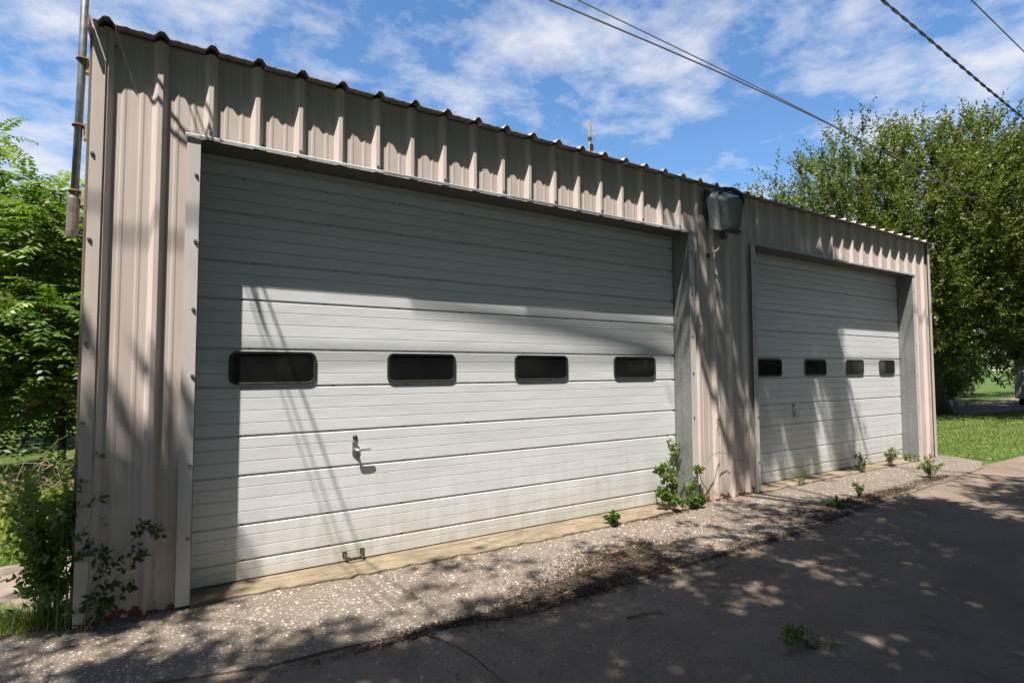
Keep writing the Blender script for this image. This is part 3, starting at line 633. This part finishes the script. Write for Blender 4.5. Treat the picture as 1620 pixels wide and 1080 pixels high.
def fronds(starts, dirs, lengths, pairs, L, W, droop):
    """pinnate compound leaves: a drooping midrib with leaflets in pairs"""
    n = len(starts); k = np.linspace(.16, 1.0, pairs)
    T = np.repeat(k[None], n, 0); s = lengths[:, None]*T
    P = starts[:, None]+dirs[:, None]*s[..., None]; P[..., 2] -= droop[:, None]*s**2
    tg = np.repeat(dirs[:, None], pairs, 1).copy(); tg[..., 2] -= 2*droop[:, None]*s; tg /= np.linalg.norm(tg, axis=2, keepdims=True)
    S = np.cross(tg, np.array((0, 0, 1.))); S /= np.linalg.norm(S, axis=2, keepdims=True)+1e-9; U = np.cross(S, tg)
    Ps, Ds, Ns, Ls = [], [], [], []
    shape = L*(1-.55*np.abs(k-.45)**1.3*1.6)
    for sg in (1, -1):
        D = S*sg+tg*.45+U*RNG.normal(-.18, .16, (n, pairs, 1)); Ps.append(P); Ds.append(D); Ns.append(U+RNG.normal(0, .18, (n, pairs, 3))); Ls.append(np.repeat(shape[None], n, 0)*RNG.uniform(.8, 1.15, (n, pairs)))
    P = np.stack(Ps).reshape(-1, 3); lv = np.repeat(RNG.random(n)[None, :, None], 2, 0); lv = np.clip(lv+RNG.normal(0, .12, (2, n, pairs)), 0, 1).reshape(-1)
    return P, np.stack(Ds).reshape(-1, 3), np.stack(Ns).reshape(-1, 3), np.stack(Ls).reshape(-1), W*RNG.uniform(.8, 1.15, len(P)), lv
def pinnate_tree(name, label, base, height, tips, group, nf=8, L=.12, W=.042, fl=(.42, .75), leaf='leaf_sumac'):
    rt_ = root(name, tuple(base), label, 'tree', group); tips = np.asarray(tips)
    keep(obj('trunk', limbs_mesh(base, np.array(base)+(0, 0, height*.45), tips, .055, 6, True, .012), 'bark', None, True), rt_)
    st = np.repeat(tips, nf, 0); n = len(st); az = RNG.uniform(0, 6.283, n); el = RNG.uniform(-.1, .9, n)
    d = np.stack([np.cos(az)*np.cos(el), np.sin(az)*np.cos(el), np.sin(el)], 1)
    P, D, Nn, LL, WW, lv = fronds(st+RNG.normal(0, .04, (n, 3)), d, RNG.uniform(fl[0], fl[1], n), 9, L, W, RNG.uniform(.35, .95, n))
    leafmesh('crown', P, D, Nn, LL, WW, leaf, rt_, .12, lv)
    return rt_
def blades(name, X, Y, Z, H, W, material, parent=None, lean=.5, bend=.5, kind='stuff'):
    """grass: two-segment tapering blades"""
    n = len(X); az = RNG.uniform(0, 6.283, n); ln = RNG.uniform(.1, 1, n)*lean
    d = np.stack([np.cos(az)*ln, np.sin(az)*ln, np.ones(n)], 1); s = np.stack([-np.sin(az), np.cos(az), np.zeros(n)], 1)*W[:, None]
    b_ = np.stack([X, Y, Z], 1); m1 = b_+d*H[:, None]*.55; tp = m1+(d*np.array((1.9, 1.9, .8))*(1+bend*0))*H[:, None]*.5; tp[:, 2] -= bend*.25*H*RNG.random(n)
    V = np.stack([b_-s, b_+s, m1+s*.75, m1-s*.75, tp], 1).reshape(-1, 3)
    li = (np.array([0, 1, 2, 3, 3, 2, 4])[None]+5*np.arange(n)[:, None]).ravel()
    me = bpy.data.meshes.new(name); me.vertices.add(5*n); me.vertices.foreach_set('co', V.ravel()); me.loops.add(7*n); me.loops.foreach_set('vertex_index', li)
    me.polygons.add(2*n); me.polygons.foreach_set('loop_start', np.stack([7*np.arange(n), 7*np.arange(n)+4], 1).ravel()); me.polygons.foreach_set('loop_total', np.tile([4, 3], n)); me.update(calc_edges=True)
    a = me.attributes.new('lv', 'FLOAT', 'FACE'); a.data.foreach_set('value', np.repeat(RNG.random(n), 2).astype(np.float32))
    me.materials.append(MT[material]); o = bpy.data.objects.new(name, me); C.objects.link(o)
    if parent is not None: keep(o, parent)
    elif kind: tag(o, kind=kind)
    return o
# ================================================================== trees on the right
tree('shade_tree', 'big olive green tree with feathery upright twigs behind the right garage end', (23.4, 4.1, -.03), (23.2, 4.4, 3.6),
     [(22.2, 4.8, 6.0), (20.2, 7.0, 4.9), (24.6, 3.0, 5.6), (23.0, 4.0, 7.4), (19.5, 9.2, 4.4), (26, 2.5, 6.9), (22.6, 5.2, 3.6), (25.6, 2.4, 4.2), (23.6, 5.8, 2.4)],
     [(4.6, 4.6, 3.9), (3.2, 3.2, 3.2), (4.0, 4.0, 4.2), (3.4, 3.4, 2.6), (2.2, 2.2, 2.2), (3, 3, 2.6), (2.8, 2.4, 1.9), (2.6, 2.2, 2.0), (2.4, 2.0, 1.4)],
     2500, 5, 18, .125, .058, 'leaf_olive', 'bark_dark', .30, 'trees behind the lawn', up=.95, tl=(.6, 1.5), fill=.4, zmin=1.15, spread=.6)
tree('shade_tree', 'rounded deep green tree at the right edge behind the wires', (30.2, 2.0, -.03), (30, 2.2, 3.2),
     [(30, 2.3, 7.2), (29, 1.0, 5.2), (31.5, 3.4, 5.6)], [(4.2, 4.2, 3.8), (3.2, 3.2, 3.0), (3.6, 3.6, 3.2)],
     700, 5, 12, .19, .085, 'leaf_deep', 'bark_dark', .26, 'trees behind the lawn', up=.25, tl=(.5, 1.0), fill=.5, zmin=3.6)
# the wooded edge beyond the lawn
bk_ = [(27, 11.5, 4.6, 5.2, 'leafy tree in deep shade right behind the garage end'), (33.5, 13, 5.0, 6.0, 'dark tree in the wooded edge behind the stones'), (40, 10.5, 4.8, 6.2, 'dark tree in the wooded edge behind the pale shed'),
       (46, 5, 5, 6.4, 'dark tree at the far right of the wooded edge beyond the driveway')]
for (x, y, r, h, lb) in bk_:
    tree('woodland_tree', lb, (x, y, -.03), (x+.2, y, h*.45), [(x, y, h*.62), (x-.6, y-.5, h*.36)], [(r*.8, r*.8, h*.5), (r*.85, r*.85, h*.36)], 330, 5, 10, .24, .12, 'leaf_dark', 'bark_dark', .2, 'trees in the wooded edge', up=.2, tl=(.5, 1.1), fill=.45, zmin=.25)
def shrub(name, label, base, c, r, n, ntw, per, L, W, leaf, group, cat='shrub', tl=(.25, .5), up=.4):
    rt_ = root(name, tuple(base), label, cat, group); cl = crown_points([c], [r], n, .35); cl = cl[cl[:, 2] > base[2]+.05]
    mb = MB(); b_ = np.array(base)
    for e in cl[::3]:
        mb.tube(bez(b_+np.array((random.uniform(-.06, .06), random.uniform(-.06, .06), -.01)), (b_+e)/2+(0, 0, .15*r[2]), e, 5), [.012, .01, .008, .006, .004], 4, False)
    keep(obj('stems', mb, 'twig_brown'), rt_)
    ce = np.repeat(cl, ntw, 0); d = rnd_dirs(len(ce), up); ln = RNG.uniform(tl[0], tl[1], len(ce))
    P, D, Nn, LL, WW = twig_leaves(ce, d, ln, per, L, W, .1); leafmesh('leaves', P, D, Nn, LL, WW, leaf, rt_); return rt_
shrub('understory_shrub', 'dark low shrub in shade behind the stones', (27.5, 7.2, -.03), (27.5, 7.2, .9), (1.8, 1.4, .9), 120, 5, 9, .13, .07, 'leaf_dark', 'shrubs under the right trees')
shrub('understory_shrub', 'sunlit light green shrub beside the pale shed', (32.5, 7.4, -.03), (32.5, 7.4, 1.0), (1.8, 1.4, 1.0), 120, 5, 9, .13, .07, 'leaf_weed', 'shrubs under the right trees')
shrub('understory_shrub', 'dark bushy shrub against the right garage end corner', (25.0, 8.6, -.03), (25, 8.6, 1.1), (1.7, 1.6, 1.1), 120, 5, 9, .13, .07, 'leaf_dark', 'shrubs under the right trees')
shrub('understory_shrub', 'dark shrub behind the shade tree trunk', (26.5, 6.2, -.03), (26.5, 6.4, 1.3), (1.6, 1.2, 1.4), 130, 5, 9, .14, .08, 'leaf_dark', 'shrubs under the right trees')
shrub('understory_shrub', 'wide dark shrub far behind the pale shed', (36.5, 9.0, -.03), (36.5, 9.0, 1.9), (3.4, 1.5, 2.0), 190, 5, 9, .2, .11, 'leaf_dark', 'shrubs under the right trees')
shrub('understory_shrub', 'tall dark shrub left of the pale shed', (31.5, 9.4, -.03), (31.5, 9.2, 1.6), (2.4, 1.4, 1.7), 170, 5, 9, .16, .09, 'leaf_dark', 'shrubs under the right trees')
# pale shed with dark arched roof, cut by the right edge of the picture
SH = root('pale_shed', (33.2, 3.3, 0), 'pale small shed with dark arched roof at the right edge', 'shed')
sx0, sx1, sy0, sy1 = 31.8, 35.4, 2.2, 4.4
keep(obj('wall', MB().box(sx0, sx1, sy0, sy1, .25, 1.95), 'shed_wall'), SH)
arc = [(sy0-.12, 1.93)]+[(3.3+1.3*math.cos(a), 1.95+1.25*math.sin(a)) for a in np.linspace(math.pi, 0, 14)]+[(sy1+.12, 1.93)]
keep(obj('roof', MB().prism(arc, 'x', sx0-.15, sx1+.1), 'shed_roof'), SH)
keep(obj('skid_base', MB().box(sx0+.1, sx1-.1, sy0+.1, sy1-.1, -.03, .245), 'shed_roof'), SH)
for k in range(7): keep(obj('wall_batten', MB().box(sx0-.02, sx0-.002, sy0+.05+k*.34, sy0+.08+k*.34, .27, 1.93), 'shed_wall'), SH)
# edging stones
for k, (x, y, s, lb) in enumerate(((28.2, 5.6, .30, 'leftmost pale block of the three stones edging the driveway'), (28.85, 5.5, .36, 'middle and brightest block of the three stones edging the driveway'), (29.6, 5.45, .32, 'rightmost block of the three stones edging the driveway'))):
    mb = MB(); mb.hexa([(x-s, y-s*.6, -.03), (x+s, y-s*.55, -.03), (x+s*.95, y+s*.6, -.03), (x-s*.9, y+s*.6, -.03)], [(x-s*.85, y-s*.5, s*.7), (x+s*.9, y-s*.45, s*.78), (x+s*.8, y+s*.5, s*.74), (x-s*.8, y+s*.5, s*.66)])
    tag(obj('edging_stone', mb, 'stone', None, False, .05), lb, 'stone', 'stones edging the driveway')
# lawn grass
n = 150000; X = 12.3+RNG.random(n)**1.5*19; Y = RNG.uniform(-.8, 8, n); lim = np.interp(X, [12.3, 12.6, 13], [-.15, -.6, -.74]); ok = (Y > lim) & ~((X > 24) & (Y > 3.0) & (Y < 6.3)) & (Y < 2.2+.22*(X-12)+1.5); X, Y = X[ok], Y[ok]; n = len(X)
blades('lawn_grass', X, Y, np.full(n, -.035), RNG.uniform(.025, .062, n), RNG.uniform(.0022, .0045, n)*(1+(X-12)*.09), 'grass_lawn', None, 1.0, .6)
# ================================================================== left side: compound-leaved trees, weeds, dead vines
def tips_in(c, r, n): return crown_points([c], [r], n, .3)
pinnate_tree('pinnate_tree', 'tall compound-leaved tree at the left edge against the sky', (-1.9, 6.6, -.03), 5.2, tips_in((-2.0, 6.5, 2.7), (1.5, 1.3, 2.15), 190), 'compound-leaved trees left of the garage')
pinnate_tree('pinnate_tree', 'compound-leaved tree squeezed beside the left garage wall', (-.75, 5.6, -.03), 4.2, tips_in((-.8, 5.4, 2.5), (.75, 1.3, 1.85), 120), 'compound-leaved trees left of the garage')
pinnate_tree('pinnate_tree', 'low compound-leaved sapling in front of the dark hedge on the left', (-1.35, 4.6, -.03), 2.6, tips_in((-1.3, 4.6, 1.75), (.95, .6, .95), 70), 'compound-leaved trees left of the garage')
tree('backing_tree', 'dark dense tree behind the compound-leaved trees on the left', (-2.4, 11, -.03), (-2.4, 11, 2), [(-2.4, 11, 2.7), (-.6, 11.5, 2.2), (-4.6, 11, 2.4)], [(2.6, 1.8, 2.4), (2.2, 1.6, 2.2), (2, 1.6, 2.2)], 420, 5, 10, .16, .09, 'leaf_dark', 'bark_dark', .16, None, up=.2, zmin=.2)
n = 9000; X = RNG.uniform(-3.6, -.08, n); Y = RNG.uniform(1.72, 5.4, n)
blades('tall_grass', X, Y, np.full(n, -.035), RNG.uniform(.10, .42, n)*np.interp(Y, [1.7, 2.5, 5], [.6, 1, 1.3]), RNG.uniform(.003, .007, n), 'grass_tall', None, .55, .9)
DV = root('dead_vine', (-.55, 3.6, 0), 'tangle of bare brown vine stems beside the left garage wall', 'vine')
for k in range(46):
    x, y = random.uniform(-1.2, -.15), random.uniform(3.0, 4.3); h_ = random.uniform(.5, 1.6)
    P = [np.array((x, y, -.03))]; d = np.array((random.uniform(-.3, .3), random.uniform(-.2, .2), 1.0))
    for j in range(9):
        d = d+np.array((random.gauss(0, .28), random.gauss(0, .2), random.gauss(-.05, .2))); P.append(P[-1]+d/np.linalg.norm(d)*h_/9)
    mb = MB().tube(P, list(np.linspace(.007, .0025, 10)), 5)
    for j in (4, 6, 8):
        e = P[j]+np.array((random.gauss(0, .16), random.gauss(0, .12), random.gauss(.06, .1))); mb.tube(bez(P[j], (P[j]+e)/2+(0, 0, .05), e, 4), [.004, .003, .0025, .0015], 4, False)
    keep(obj('stem', mb, 'vine_brown'), DV)
# leafy weed bush at the left garage corner: a dense part behind and an arching spray over the siding
def weed(name, label, base, sprays, leafL, leafW, leaf='leaf_weed', group=None, per=16, stem='green_stem', cat='weed', side=5, r=.004):
    rt_ = root(name, tuple(base), label, cat, group); mb = MB(); A = [[], [], [], [], []]
    for (st, ct, en) in sprays:
        P = np.array(bez(st, ct, en, 14)); mb.tube(P, list(np.linspace(r, r*.35, 14)), 5)
        tg = np.gradient(P, axis=0); tg /= np.linalg.norm(tg, axis=1, keepdims=True)
        idx = RNG.integers(2, 14, side); dirs = rnd_dirs(side, .3)*.8+tg[idx]*.6; dirs /= np.linalg.norm(dirs, axis=1, keepdims=True); ln = RNG.uniform(.4, 1, side)*np.linalg.norm(P[-1]-P[0])*.28
        for i, d, l_ in zip(idx, dirs, ln): mb.tube([P[i], P[i]+d*l_], [r*.5, r*.25], 4, False)
        S_ = np.concatenate([P[idx], P[3:4]]); D_ = np.concatenate([dirs, (P[-1]-P[3])[None]/np.linalg.norm(P[-1]-P[3])]); L_ = np.concatenate([ln, [np.linalg.norm(P[-1]-P[3])]])
        out = twig_leaves(S_, D_, L_, per, leafL, leafW, .0, 1.1)
        for a_, q in zip(A, out): a_.append(q)
    keep(obj('stems', mb, stem), rt_); leafmesh('leaves', *[np.concatenate(a_) for a_ in A], leaf, rt_); return rt_
def fan(base, n, h, sp, dirx=0, diry=0):
    out = []
    for _ in range(n):
        b_ = np.array(base)+np.array((random.uniform(-.04, .04), random.uniform(-.04, .04), 0)); hh = h*random.uniform(.55, 1)
        e = b_+np.array((random.uniform(-sp, sp)+dirx, random.uniform(-sp, sp)+diry, hh)); c = b_+(e-b_)*np.array((.25, .25, .7)); out.append((b_, c, e))
    return out
weed('weed_bush', 'bushy green weed growing around the left garage corner', (-.22, .1, 0), fan((-.2, .12, 0), 20, .95, .22)+fan((-.24, .2, 0), 9, .8, .14, -.02, .02)+fan((-.12, -.02, 0), 5, 1.02, .08, .02), .05, .03, per=9, side=7)
weed('arching_weed', 'dark leafy spray arching right across the rusted siding base', (-.02, -.1, 0), [((-.02, -.1, 0), (.05, -.12, .42), (.30, -.13, .56)), ((-.03, -.1, 0), (.1, -.14, .3), (.26, -.12, .38)), ((.0, -.1, 0), (.02, -.12, .35), (.10, -.14, .46)), ((.0, -.12, 0), (.08, -.15, .16), (.22, -.15, .22))], .048, .032, 'leaf_dark', per=9, side=5)
n = 1500; X = RNG.uniform(-.62, .1, n); Y = .17+RNG.normal(0, .09, n)-.25*(X+.1); ok = (X < -.09) | (Y < -.06); X, Y = X[ok], Y[ok]; n = len(X)
g_ = root('grass_clump', (-.3, .2, 0), 'tuft of tall green grass on the apron edge left of the garage', 'grass')
blades('blades', X, Y, np.full(n, -.01), RNG.uniform(.05, .17, n), RNG.uniform(.0018, .004, n), 'grass_tall', g_, .8, 1.0)
g_ = root('grass_clump', (-.25, -.62, 0), 'thin dry grass stalks at the lower left corner of the apron', 'grass')
n = 26; blades('blades', RNG.uniform(-.42, -.2, n), RNG.uniform(-.72, -.5, n), np.zeros(n), RNG.uniform(.06, .2, n), RNG.uniform(.0012, .0022, n), 'litter', g_, .9, .6)
# ================================================================== weeds along the doors
weed('bindweed', 'heart-leaved green vine climbing beside the large door at the pier', (5.25, .02, .02),
     [((5.32, .1, .02), (5.40, .12, .35), (5.47, .14, .75)), ((5.28, .05, .02), (5.2, 0, .35), (5.12, .02, .42)), ((5.3, .03, .02), (5.3, -.02, .3), (5.22, -.03, .35)), ((5.2, -.02, .02), (5.05, -.05, .28), (5.02, -.04, .25)), ((5.4, -.02, .02), (5.5, -.1, .35), (5.6, -.12, .42)),
      ((5.25, -.02, .02), (5.1, -.12, .2), (5.15, -.14, .14)), ((5.35, -.05, .02), (5.45, -.14, .15), (5.42, -.15, .12)), ((5.45, -.05, .01), (5.52, -.14, .12), (5.6, -.16, .1)), ((5.1, -.02, .02), (5.0, -.03, .3), (5.12, 0, .5))], .058, .052, per=9, side=6, cat='vine')
TV = MB().tube(bez((5.58, -.12, .40), (5.85, -.10, .66), (6.15, -.06, .55), 16), list(np.linspace(.006, .003, 16)), 5)
TV2 = MB().tube(list(bez((6.15, -.06, .55), (6.3, -.05, .42), (6.5, -.045, .44), 8))+[(6.6, -.045, .40)], .0028, 5)
tv = root('trailing_vine', (5.58, -.1, 0), 'thin bare vine stem trailing across the pier siding', 'vine')
for m_, nm in ((TV, 'leafy_stem'), (TV2, 'bare_stem'), (MB().tube([(5.58, -.12, .40), (5.66, -.08, .28), (5.75, -.06, .2), (5.84, -.05, .1), (5.92, -.045, .13), (6.0, -.045, .06)], [.006, .006, .005, .005, .004, .003], 5), 'hanging_stem')):
    keep(obj(nm, m_, 'green_stem' if nm == 'leafy_stem' else 'twig_brown'), tv)
keep(obj('tendril', MB().tube([(6.03+.03*math.cos(a)*(1-a/14), -.045, .95+.035*math.sin(a)*(1-a/14)) for a in np.linspace(0, 6, 14)]+[(6.0, -.045, .85), (5.99, -.045, .7), (5.98, -.05, .6)], .0026, 5), 'twig_brown'), tv)
WD = [((4.25, -.13, .02), .16, .09, 4, 'small round-leaved seedling in front of the large door'), ((7.75, -.05, 0), .24, .12, 5, 'dark wispy weed at the left foot of the far door'), ((9.35, -.02, 0), .30, .14, 6, 'green weed at the middle foot of the far door'),
      ((10.3, .0, 0), .34, .18, 8, 'tallest pale green weed at the far door near its right jamb'), ((11.05, .02, 0), .22, .2, 6, 'low spreading weed at the right jamb of the far door'), ((9.75, -.80, 0), .30, .2, 8, 'round bushy weed alone on the apron edge at the right'),
      ((7.55, -.86, 0), .22, .09, 5, 'upright dark weed in the litter patch on the apron'), ((6.85, -.96, 0), .16, .18, 6, 'flat low weed at the left end of the litter patch')]
for (base, h_, sp, k, lb), (l1, w1) in zip(WD, ((.045, .04), (.03, .01), (.034, .02), (.05, .012), (.026, .016), (.036, .024), (.03, .018), (.022, .014))):
    weed('weed', lb, base, fan(base, k, h_*.8, sp*.8), l1*.85, w1*.85, per=9, side=6, group='weeds growing along the doors', r=.0025)
# fallen leafy twig on the asphalt
weed('fallen_twig', 'fallen green leafy twig lying on the shaded asphalt', (3.5, -2.54, -.014), [((3.66, -2.70, .0), (3.54, -2.58, .05), (3.42, -2.44, .02)), ((3.56, -2.6, .0), (3.5, -2.5, .05), (3.36, -2.52, .02)), ((3.52, -2.55, .0), (3.52, -2.48, .04), (3.55, -2.42, .01))], .04, .022, 'leaf_weed', per=9, side=4, stem='twig_brown', cat='twig', r=.003)
TW = [((2.9, -1.72), (3.15, -1.78), 'short dark twig on the asphalt below the large door'), ((3.55, -1.92), (3.62, -2.0), 'tiny twig on the asphalt nearest the camera centre'), ((3.05, -1.28), (3.32, -1.25), 'pale stripped stick across the litter patch'), ((2.72, -1.24), (3.1, -1.16), 'long brown stick along the apron edge in the litter'),
      ((5.6, -1.75), (5.75, -1.62), 'curved twig on the asphalt right of the pier'), ((4.1, -1.45), (4.3, -1.42), 'thin brown twig beside the apron edge under the pier')]
for a_, b2, lb in TW:
    m_ = ((a_[0]+b2[0])/2+random.uniform(-.03, .03), (a_[1]+b2[1])/2+random.uniform(-.03, .03), .006)
    z0 = .006 if a_[1] > -1.28 else -.008
    tag(obj('twig', MB().tube(bez((*a_, z0), (m_[0], m_[1], z0+.012), (*b2, z0), 7), [.006, .0065, .006, .005, .005, .004, .003], 6), 'twig_brown'), lb, 'twig', 'twigs lying about the apron')
# roof grass
g_ = root('grass_tuft', (5.75, .25, 3.8), 'few dry grass stalks growing on the roof left of the floodlight', 'grass')
n = 14; blades('blades', RNG.uniform(5.5, 6.3, n), RNG.uniform(.1, .3, n), np.full(n, 3.83), RNG.uniform(.1, .24, n), RNG.uniform(.0015, .003, n), 'litter', g_, .7, .4)
# leaf litter and dirt, drifted on the apron edge
def litter(n, spots):
    Xs, Ys = [], []
    for cx, cy, sx, sy, k in spots:
        m_ = int(n*k); Xs.append(RNG.normal(cx, sx, m_)); Ys.append(RNG.normal(cy, sy, m_))
    X, Y = np.concatenate(Xs), np.concatenate(Ys); ok = Y < -.02; X, Y = X[ok], Y[ok]; n = len(X)
    lim = np.interp(X, xa, yf); Z = np.where(Y > lim, .002, -.012)+RNG.random(n)**2*.014
    a = RNG.uniform(0, 6.283, n); D = np.stack([np.cos(a), np.sin(a), RNG.normal(0, .25, n)], 1)
    tag(leafmesh('leaf_litter', np.stack([X, Y, Z], 1), D, np.tile((0, 0, 1.), (n, 1))+RNG.normal(0, .3, (n, 3)), RNG.uniform(.008, .035, n), RNG.uniform(.004, .014, n), 'litter'), kind='stuff')
def dirt(name, cx, cy, rx, ry, hgt, n=26, m_=7):
    mb = MB(); vs = [(cx, cy, hgt)]; fs = []
    for j in range(1, m_+1):
        for i in range(n):
            a = 2*math.pi*i/n; k = j/m_; w = 1+.28*mnoise.noise(Vector((math.cos(a)*2.1+cx, math.sin(a)*2.1, 1.7)))+.12*mnoise.noise(Vector((math.cos(a)*6+cx, math.sin(a)*6, 4)))
            x, y = cx+rx*k*w*math.cos(a), cy+ry*k*w*math.sin(a); base_ = .001 if y > np.interp(x, xa, yf) else -.0135
            vs.append((x, y, base_+(hgt*(1-k**2))*random.uniform(.5, 1.2)-(.004 if j == m_ else 0)))
    fs += [(0, 1+i, 1+(i+1) % n) for i in range(n)]
    for j in range(m_-1): fs += [(1+j*n+i, 1+(j+1)*n+i, 1+(j+1)*n+(i+1) % n, 1+j*n+(i+1) % n) for i in range(n)]
    return tag(obj(name, mb.add(vs, fs), 'crack_dirt', None, True), kind='stuff')
from mathutils import noise as mnoise
for cx, cy, rx, ry in ((3.25, -1.13, .85, .17), (3.85, -.87, .45, .14), (7.7, -.92, 1.25, .10), (6.35, -1.15, .5, .05), (1.9, -1.21, .6, .022), (9.8, -.84, .45, .07), (5.0, -1.27, .7, .03)):
    dirt('drifted_soil', cx, cy, rx, ry, .010)
litter(21000, [(3.3, -1.12, .42, .12, .22), (3.7, -.85, .35, .12, .12), (2.6, -1.27, .35, .045, .08), (1.8, -1.2, .5, .03, .05), (7.6, -.92, .75, .07, .24), (6.5, -1.1, .5, .06, .08), (5.0, -.1, .3, .05, .07), (4.9, -1.25, .8, .04, .06), (9.6, -.85, .4, .06, .05), (4, -1.6, 1.6, .4, .03)])
# ================================================================== trees across the alley: their crowns hang over the camera and dapple apron and doors; the outermost trees are added
def sx(G, zc):                                                      # crown point at height zc whose shadow falls on G
    G = np.asarray(G, float); return G+(-SUN)*((zc-G[2])/(-SUN[2]))
cl = []
from mathutils import noise as mnoise
def fbm(x, y, s, o=0): return mnoise.noise(Vector((x*s+o, y*s-o, o*.37)))+.5*mnoise.noise(Vector((x*s*2.1+o, y*s*2.1, o)))
for x in np.arange(-7, 17, .34):
    for y in np.arange(-8.5, 1.5, .34):
        gx, gy = x+random.uniform(-.17, .17), y+random.uniform(-.17, .17)
        f = fbm(gx, gy, .55, 3.1); cov = 0.0
        edge = np.interp(gx, [-7, 0, 1.2, 2.0, 3, 4, 5, 6.2, 8.5, 9.6, 10.6, 12, 17], [-.1, -.3, -.6, -.9, -.95, -.85, -1.05, -.75, -.85, -1.25, -1.6, -1.9, -2.6])
        if gy < edge-.2: cov = 1.0 if f > -.55 else .25
        elif gy < edge+.5: cov = .85 if f > -.12 else .08
        if gx > 8.0 and gy > -2.6: cov *= .7 if f > -.1 else .3
        if gx < 1.35 and gy > -1.0: cov = max(cov, .85 if f > -.2 else .1)
        if gy > .3: cov = (.42 if f > 0 else .03) if gx < .1 else 0.0
        if random.random() < cov:
            for _ in range(6 if gy < edge-.4 else (2 if gy < edge-.1 else 1)):
                p_ = sx((gx+random.uniform(-.15, .15), gy+random.uniform(-.15, .15), 0), random.uniform(6.0, 9.6)); cl.append(p_)
def wall_shade(x0, x1, z0, z1, yw, n, zc, test):
    for _ in range(n):
        X, Z = random.uniform(x0, x1), random.uniform(z0, z1)
        if test(X, Z): cl.append(sx((X, yw, Z), random.uniform(*zc)))
wall_shade(6.9, 9.7, .1, 2.4, YD, 120, (8.0, 10.5), lambda X, Z: math.sin((X+.22*Z)*6.2)+.35*math.sin(Z*3+X) > -.25 and X < 9.6-.15*Z)
wall_shade(5.5, 8.6, 2.3, 3.4, 0, 75, (8.5, 10.5), lambda X, Z: fbm(X, Z, 1.1, 7) > -.25)
wall_shade(5.7, 6.9, .3, 2.3, 0, 26, (8.0, 10.0), lambda X, Z: abs(X-(6.55-.16*Z)) < .2)
wall_shade(-.15, .55, -.1, 1.15, 0, 34, (7.0, 8.5), lambda X, Z: Z < .75+.4*X)
cl = np.array([p_ for p_ in cl if not in_frame(p_, 160)])
trunks = [((-3.4, -9.4, -.03), 'big leafy tree across the alley shading the left apron'), ((3.6, -9.8, -.03), 'big leafy tree across the alley shading the road before the large door'), ((10.6, -9.2, -.03), 'big leafy tree across the alley shading the far door'), ((-10.5, -8.6, -.03), 'added unseen tree across the alley far left, blocking side sky'), ((18.5, -9.6, -.03), 'added unseen tree across the alley far right, blocking side sky'), ((26.5, -11.5, -.03), 'added unseen tree beyond the right garage end, darkening window reflections'), ((35, -12.5, -.03), 'added farthest unseen tree beyond the right garage end, darkening window reflections')]  # outermost trees are added to block side sky and darken window reflections
own = np.argmin(np.stack([np.abs(cl[:, 0]-(b_[0][0]-.5)) for b_ in trunks]), 0)
for k, (b_, lb) in enumerate(trunks):
    c_ = cl[own == k]
    up_ = []  # high clumps added to screen skylight from the facade
    while len(up_) < 420:
        zc = random.uniform(7.5, 14.5); p_ = sx((b_[0]+random.uniform(-4.6, 5.2), random.uniform(-12.5, -2.3), 0), zc)
        if not in_frame(p_, 200) and p_[1] < -2.6: up_.append(p_)
    up_ = np.array(up_)
    if len(c_) < 30: c_ = np.concatenate([c_.reshape(-1, 3), up_[:200]])
    rt_ = root('alley_tree', b_, lb, 'tree', 'trees across the alley')
    keep(obj('trunk', limbs_mesh(b_, (b_[0], b_[1]+.9, 5.2), c_[RNG.permutation(len(c_))[:240]], .24, 10, True, .012), 'bark', None, True), rt_)
    low = crown_points([(b_[0], b_[1]-2.2, 4.2), (b_[0]+3, b_[1]-2.6, 3.0), (b_[0]-3, b_[1]-2.6, 3.2)], [(3, 1.8, 3.6), (2.6, 1.4, 2.8), (2.6, 1.4, 2.8)], 260, .4); low = np.concatenate([low[low[:, 2] > .3], up_])  # low foliage added as something dark for the door windows to reflect
    ce = np.concatenate([np.repeat(c_, 5, 0), np.repeat(low, 5, 0)]); n = len(ce); d = rnd_dirs(n, .1); ln = RNG.uniform(.2, .46, n)
    big = np.where(np.arange(n) < 5*len(c_), 1.0, 1.9)
    P, D, Nn, LL, WW = twig_leaves(ce, d, ln*big, 7, .13, .08, .1); bb = np.repeat(big, 7)
    leafmesh('crown', P, D, Nn, LL*bb, WW*bb, 'leaf_shade', rt_)
    if k == 1:                                                       # bare limbs reaching over the large door, seen only as soft shadow streaks
        A_, B_, D_ = sx((5.7, YD, 1.72), 8.6), sx((2.2, YD, 2.16), 8.3), sx((3.4, YD, 2.22), 9.0)
        keep(obj('limb', MB().tube([(3.6, -8.9, 5.2), (4.4, -6.5, 7.6), (4.4, -4.0, 8.4)]+list(bez(A_, (A_+B_)/2+(0, 0, .08), B_, 8)), [.12, .10, .07, .034, .033, .032, .03, .028, .026, .022, .015], 7), 'bark', None, True), rt_)
        keep(obj('limb', MB().tube([(4.4, -4.0, 8.4), sx((5.9, YD, 1.98), 8.8)]+list(bez(sx((5.6, YD, 2.0), 8.85), (A_+D_)/2+(0, 0, .2), D_, 7)), [.05, .03, .026, .025, .024, .022, .02, .017, .012], 7), 'bark', None, True), rt_)
